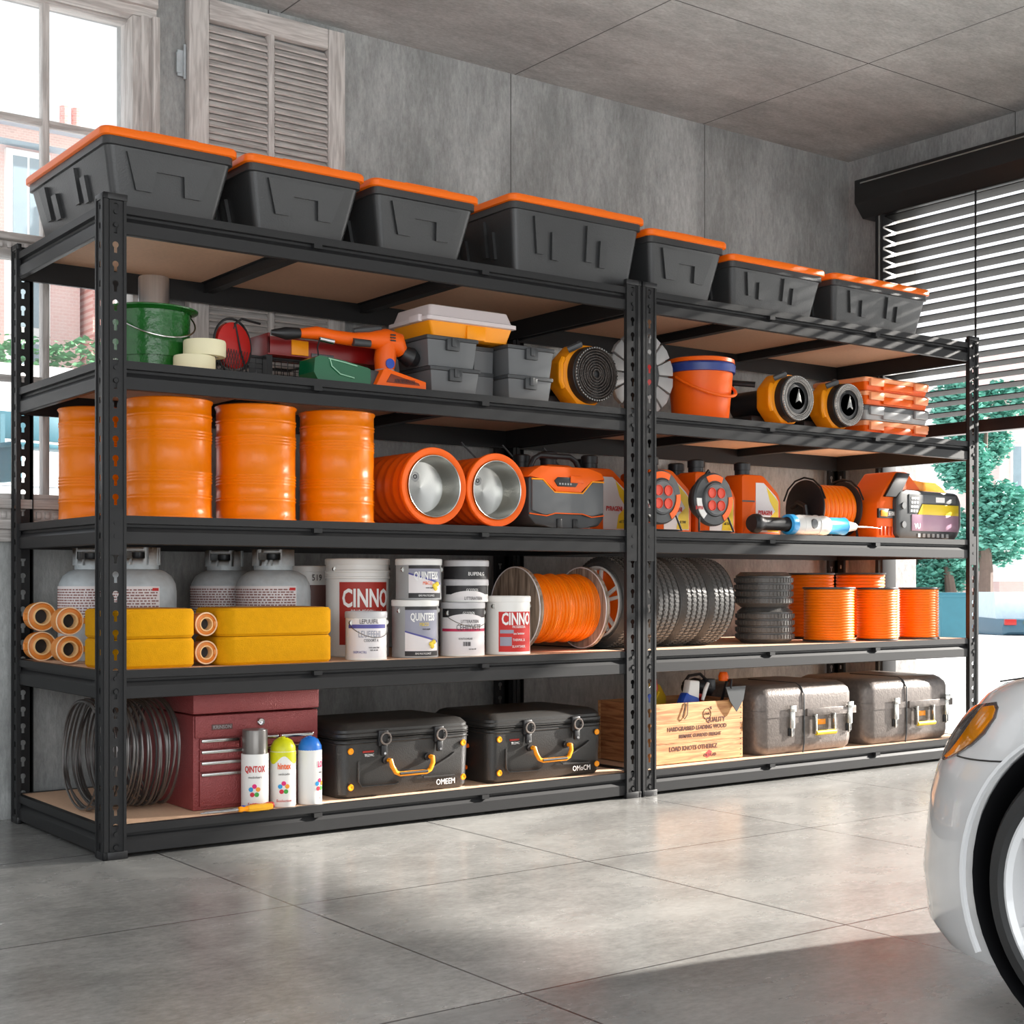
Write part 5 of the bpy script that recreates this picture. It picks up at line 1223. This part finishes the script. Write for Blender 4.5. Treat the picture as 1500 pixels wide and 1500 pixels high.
def carwheel(s, yy):
    x0 = s*.655
    wl = MB(); M = TR(x0 if s < 0 else x0, yy, .249, rz=0 if s < 0 else pi)
    r0, rr_ = .246, .205
    wl.lathe([(rr_-.004, .02), (rr_, .006), (rr_+.01, .001), (r0-.012, .006), (r0-.002, .02), (r0, .03), (r0, .13), (r0-.008, .15), (rr_, .15)], ax='x', seg=72, M=M)
    w0 = wl.build('wheel', mat('car_tyre_rubber', S(44, 44, 44), .55, 0, .1), car)
    MB().lathe([(rr_, .14), (rr_-.006, .03), (rr_+.002, .012), (rr_+.002, .006), (rr_-.004, .004), (rr_-.012, .012), (rr_-.02, .06), (rr_-.02, .13)], ax='x', seg=64, M=M).build('rim', CARP, w0)
    for k in range(5):
        for q in (-.13, .13):
            a = 2*pi*k/5+q+.35
            MB().loft([[(.032, -.013, .05), (.032, .013, .05), (.055, .013, .05), (.055, -.013, .05)], [(.012, -.017, rr_-.012), (.012, .017, rr_-.012), (.04, .017, rr_-.012), (.04, -.017, rr_-.012)]], M=M @ Matrix.Rotation(a, 4, 'X')).build('spoke', CARP, w0)
    MB().lathe([(0, .02), (.04, .022), (.06, .034), (.06, .06), (0, .06)], ax='x', seg=32, M=M).build('hub', CARP, w0)
    MB().lathe([(0, .075), (.15, .075), (.15, .085), (0, .085)], ax='x', seg=40, M=M).build('brake_disc', GUN, w0)
for s in (-1, 1):
    for yy in (WY, WYR): carwheel(s, yy)
def onbody(zz, px_w, Yn_, v, Y0=-2.5, p=2.6, off=.004):
    y = Y0+(Yn_-Y0)*(max(0, 1-abs(v)**p))**(1/p); return Vector((v*(px_w+off), y+off*(1-abs(v))+3.6, zz))
lev = [(.085, .60, -2.02), (.13, .652, -1.955), (.22, .66, -1.945), (.36, .66, -1.968), (.41, .655, -1.985), (.45, .648, -2.01), (.49, .640, -2.04), (.525, .628, -2.075), (.548, .605, -2.10), (.56, .575, -2.125)]
def surf(zz, v, off):
    for (a, b_) in zip(lev, lev[1:]):
        if a[0] <= zz <= b_[0]:
            k = (zz-a[0])/(b_[0]-a[0]); Wd, Yn_ = a[1]+(b_[1]-a[1])*k, a[2]+(b_[2]-a[2])*k
            y = -2.5+(Yn_+2.5)*(max(0, 1-abs(v)**2.6))**(1/2.6)
            n = Vector((v, .35+.65*(1-abs(v)**3), .15)).normalized()
            return Vector((v*Wd, y+3.6, zz+(hood(y)-.56)*.9*min(1, (zz-.085)/.405)))+n*off
def skin(b, rows, off=.005, th=.006):
    """patch lying on the nose: rows = [(z, v0, v1)]"""
    A = []
    for o_ in (off, off-th):
        A.append([[surf(zz, v0+(v1-v0)*i/8, o_) for i in range(9)] for zz, v0, v1 in rows])
    out = []
    for g in A: out.append([[b.b.verts.new(p) for p in r] for r in g])
    for g in out:
        for r0, r1 in zip(g, g[1:]):
            for i in range(8): b.b.faces.new((r0[i], r0[i+1], r1[i+1], r1[i]))
    m_ = len(rows)
    for i in range(8):
        for j in (0, m_-1): b.b.faces.new((out[0][j][i], out[0][j][i+1], out[1][j][i+1], out[1][j][i]))
    for j in range(m_-1):
        for i in (0, 8): b.b.faces.new((out[0][j][i], out[0][j+1][i], out[1][j+1][i], out[1][j][i]))
    return b
AMB = mat('amber_lens', S(226, 140, 22), .08, 0, .1, coat=1); SMK = mat('smoked_lens', S(92, 84, 82), .08, 0, .2, coat=1)
for s in (-1, 1):
    hl = skin(MB(), [(.426, .81*s, .84*s), (.44, .785*s, .89*s), (.456, .765*s, .93*s), (.475, .75*s, .95*s), (.50, .74*s, .957*s), (.518, .755*s, .953*s), (.528, .82*s, .94*s)], .0035, .01).build('headlight', SMK, car)
    skin(MB(), [(.433, .83*s, .855*s), (.445, .855*s, .895*s), (.46, .87*s, .928*s), (.478, .885*s, .945*s), (.50, .895*s, .953*s), (.515, .90*s, .949*s), (.522, .905*s, .94*s)], .005, .006).build('amber_lens', AMB, hl)
    skin(MB(), [(.485, .80*s, .85*s), (.505, .81*s, .86*s), (.515, .82*s, .87*s)], .005, .006).build('chrome_reflector', CHR, hl)
skin(MB(), [(.22, -.5, .5), (.30, -.55, .55), (.38, -.5, .5)], .006).build('lower_grille', BLKP, car)
skin(MB(), [(.42, -.3, .3), (.46, -.34, .34), (.50, -.3, .3)], .006).build('grille', BLKP, car)
for s in (-1, 1):
    MB().tube([surf(.440-.012*i/6, s*(.895+.09*i/6), .0005) for i in range(7)], .0016, 5).build('panel_gap', BLKP, car)
# hood edge line + cabin
MB().tube([(-.585, -2.3+3.6, hood(-2.3)+.001), (-.583, -2.5+3.6, hood(-2.5)+.001), (-.575, -3.0+3.6, hood(-3.0)+.002)], .0016, 5).build('hood_gap', BLKP, car)
cab = [(-3.1, .735, .56), (-3.45, 1.0, .47), (-3.7, 1.06, .45), (-4.3, 1.06, .45), (-4.75, .98, .46), (-5.05, .78, .54)]
MB().loft([[(-w_*.98 if 0 else -w_, y+3.6, .70), (w_, y+3.6, .70), (w_*.95, y+3.6, h), (-w_*.95, y+3.6, h)] for y, h, w_ in cab]).build('greenhouse', mat('tinted_glass', S(40, 46, 50), .05), car, ang=25)
MB().loft([[(-w_, y+3.6, h), (w_, y+3.6, h), (w_*.96, y+3.6, h+.025), (-w_*.96, y+3.6, h+.025)] for y, h, w_ in ((-3.5, 1.02, .44), (-3.7, 1.058, .445), (-4.3, 1.058, .445), (-4.7, 1.0, .44))]).build('roof', CARP, car)
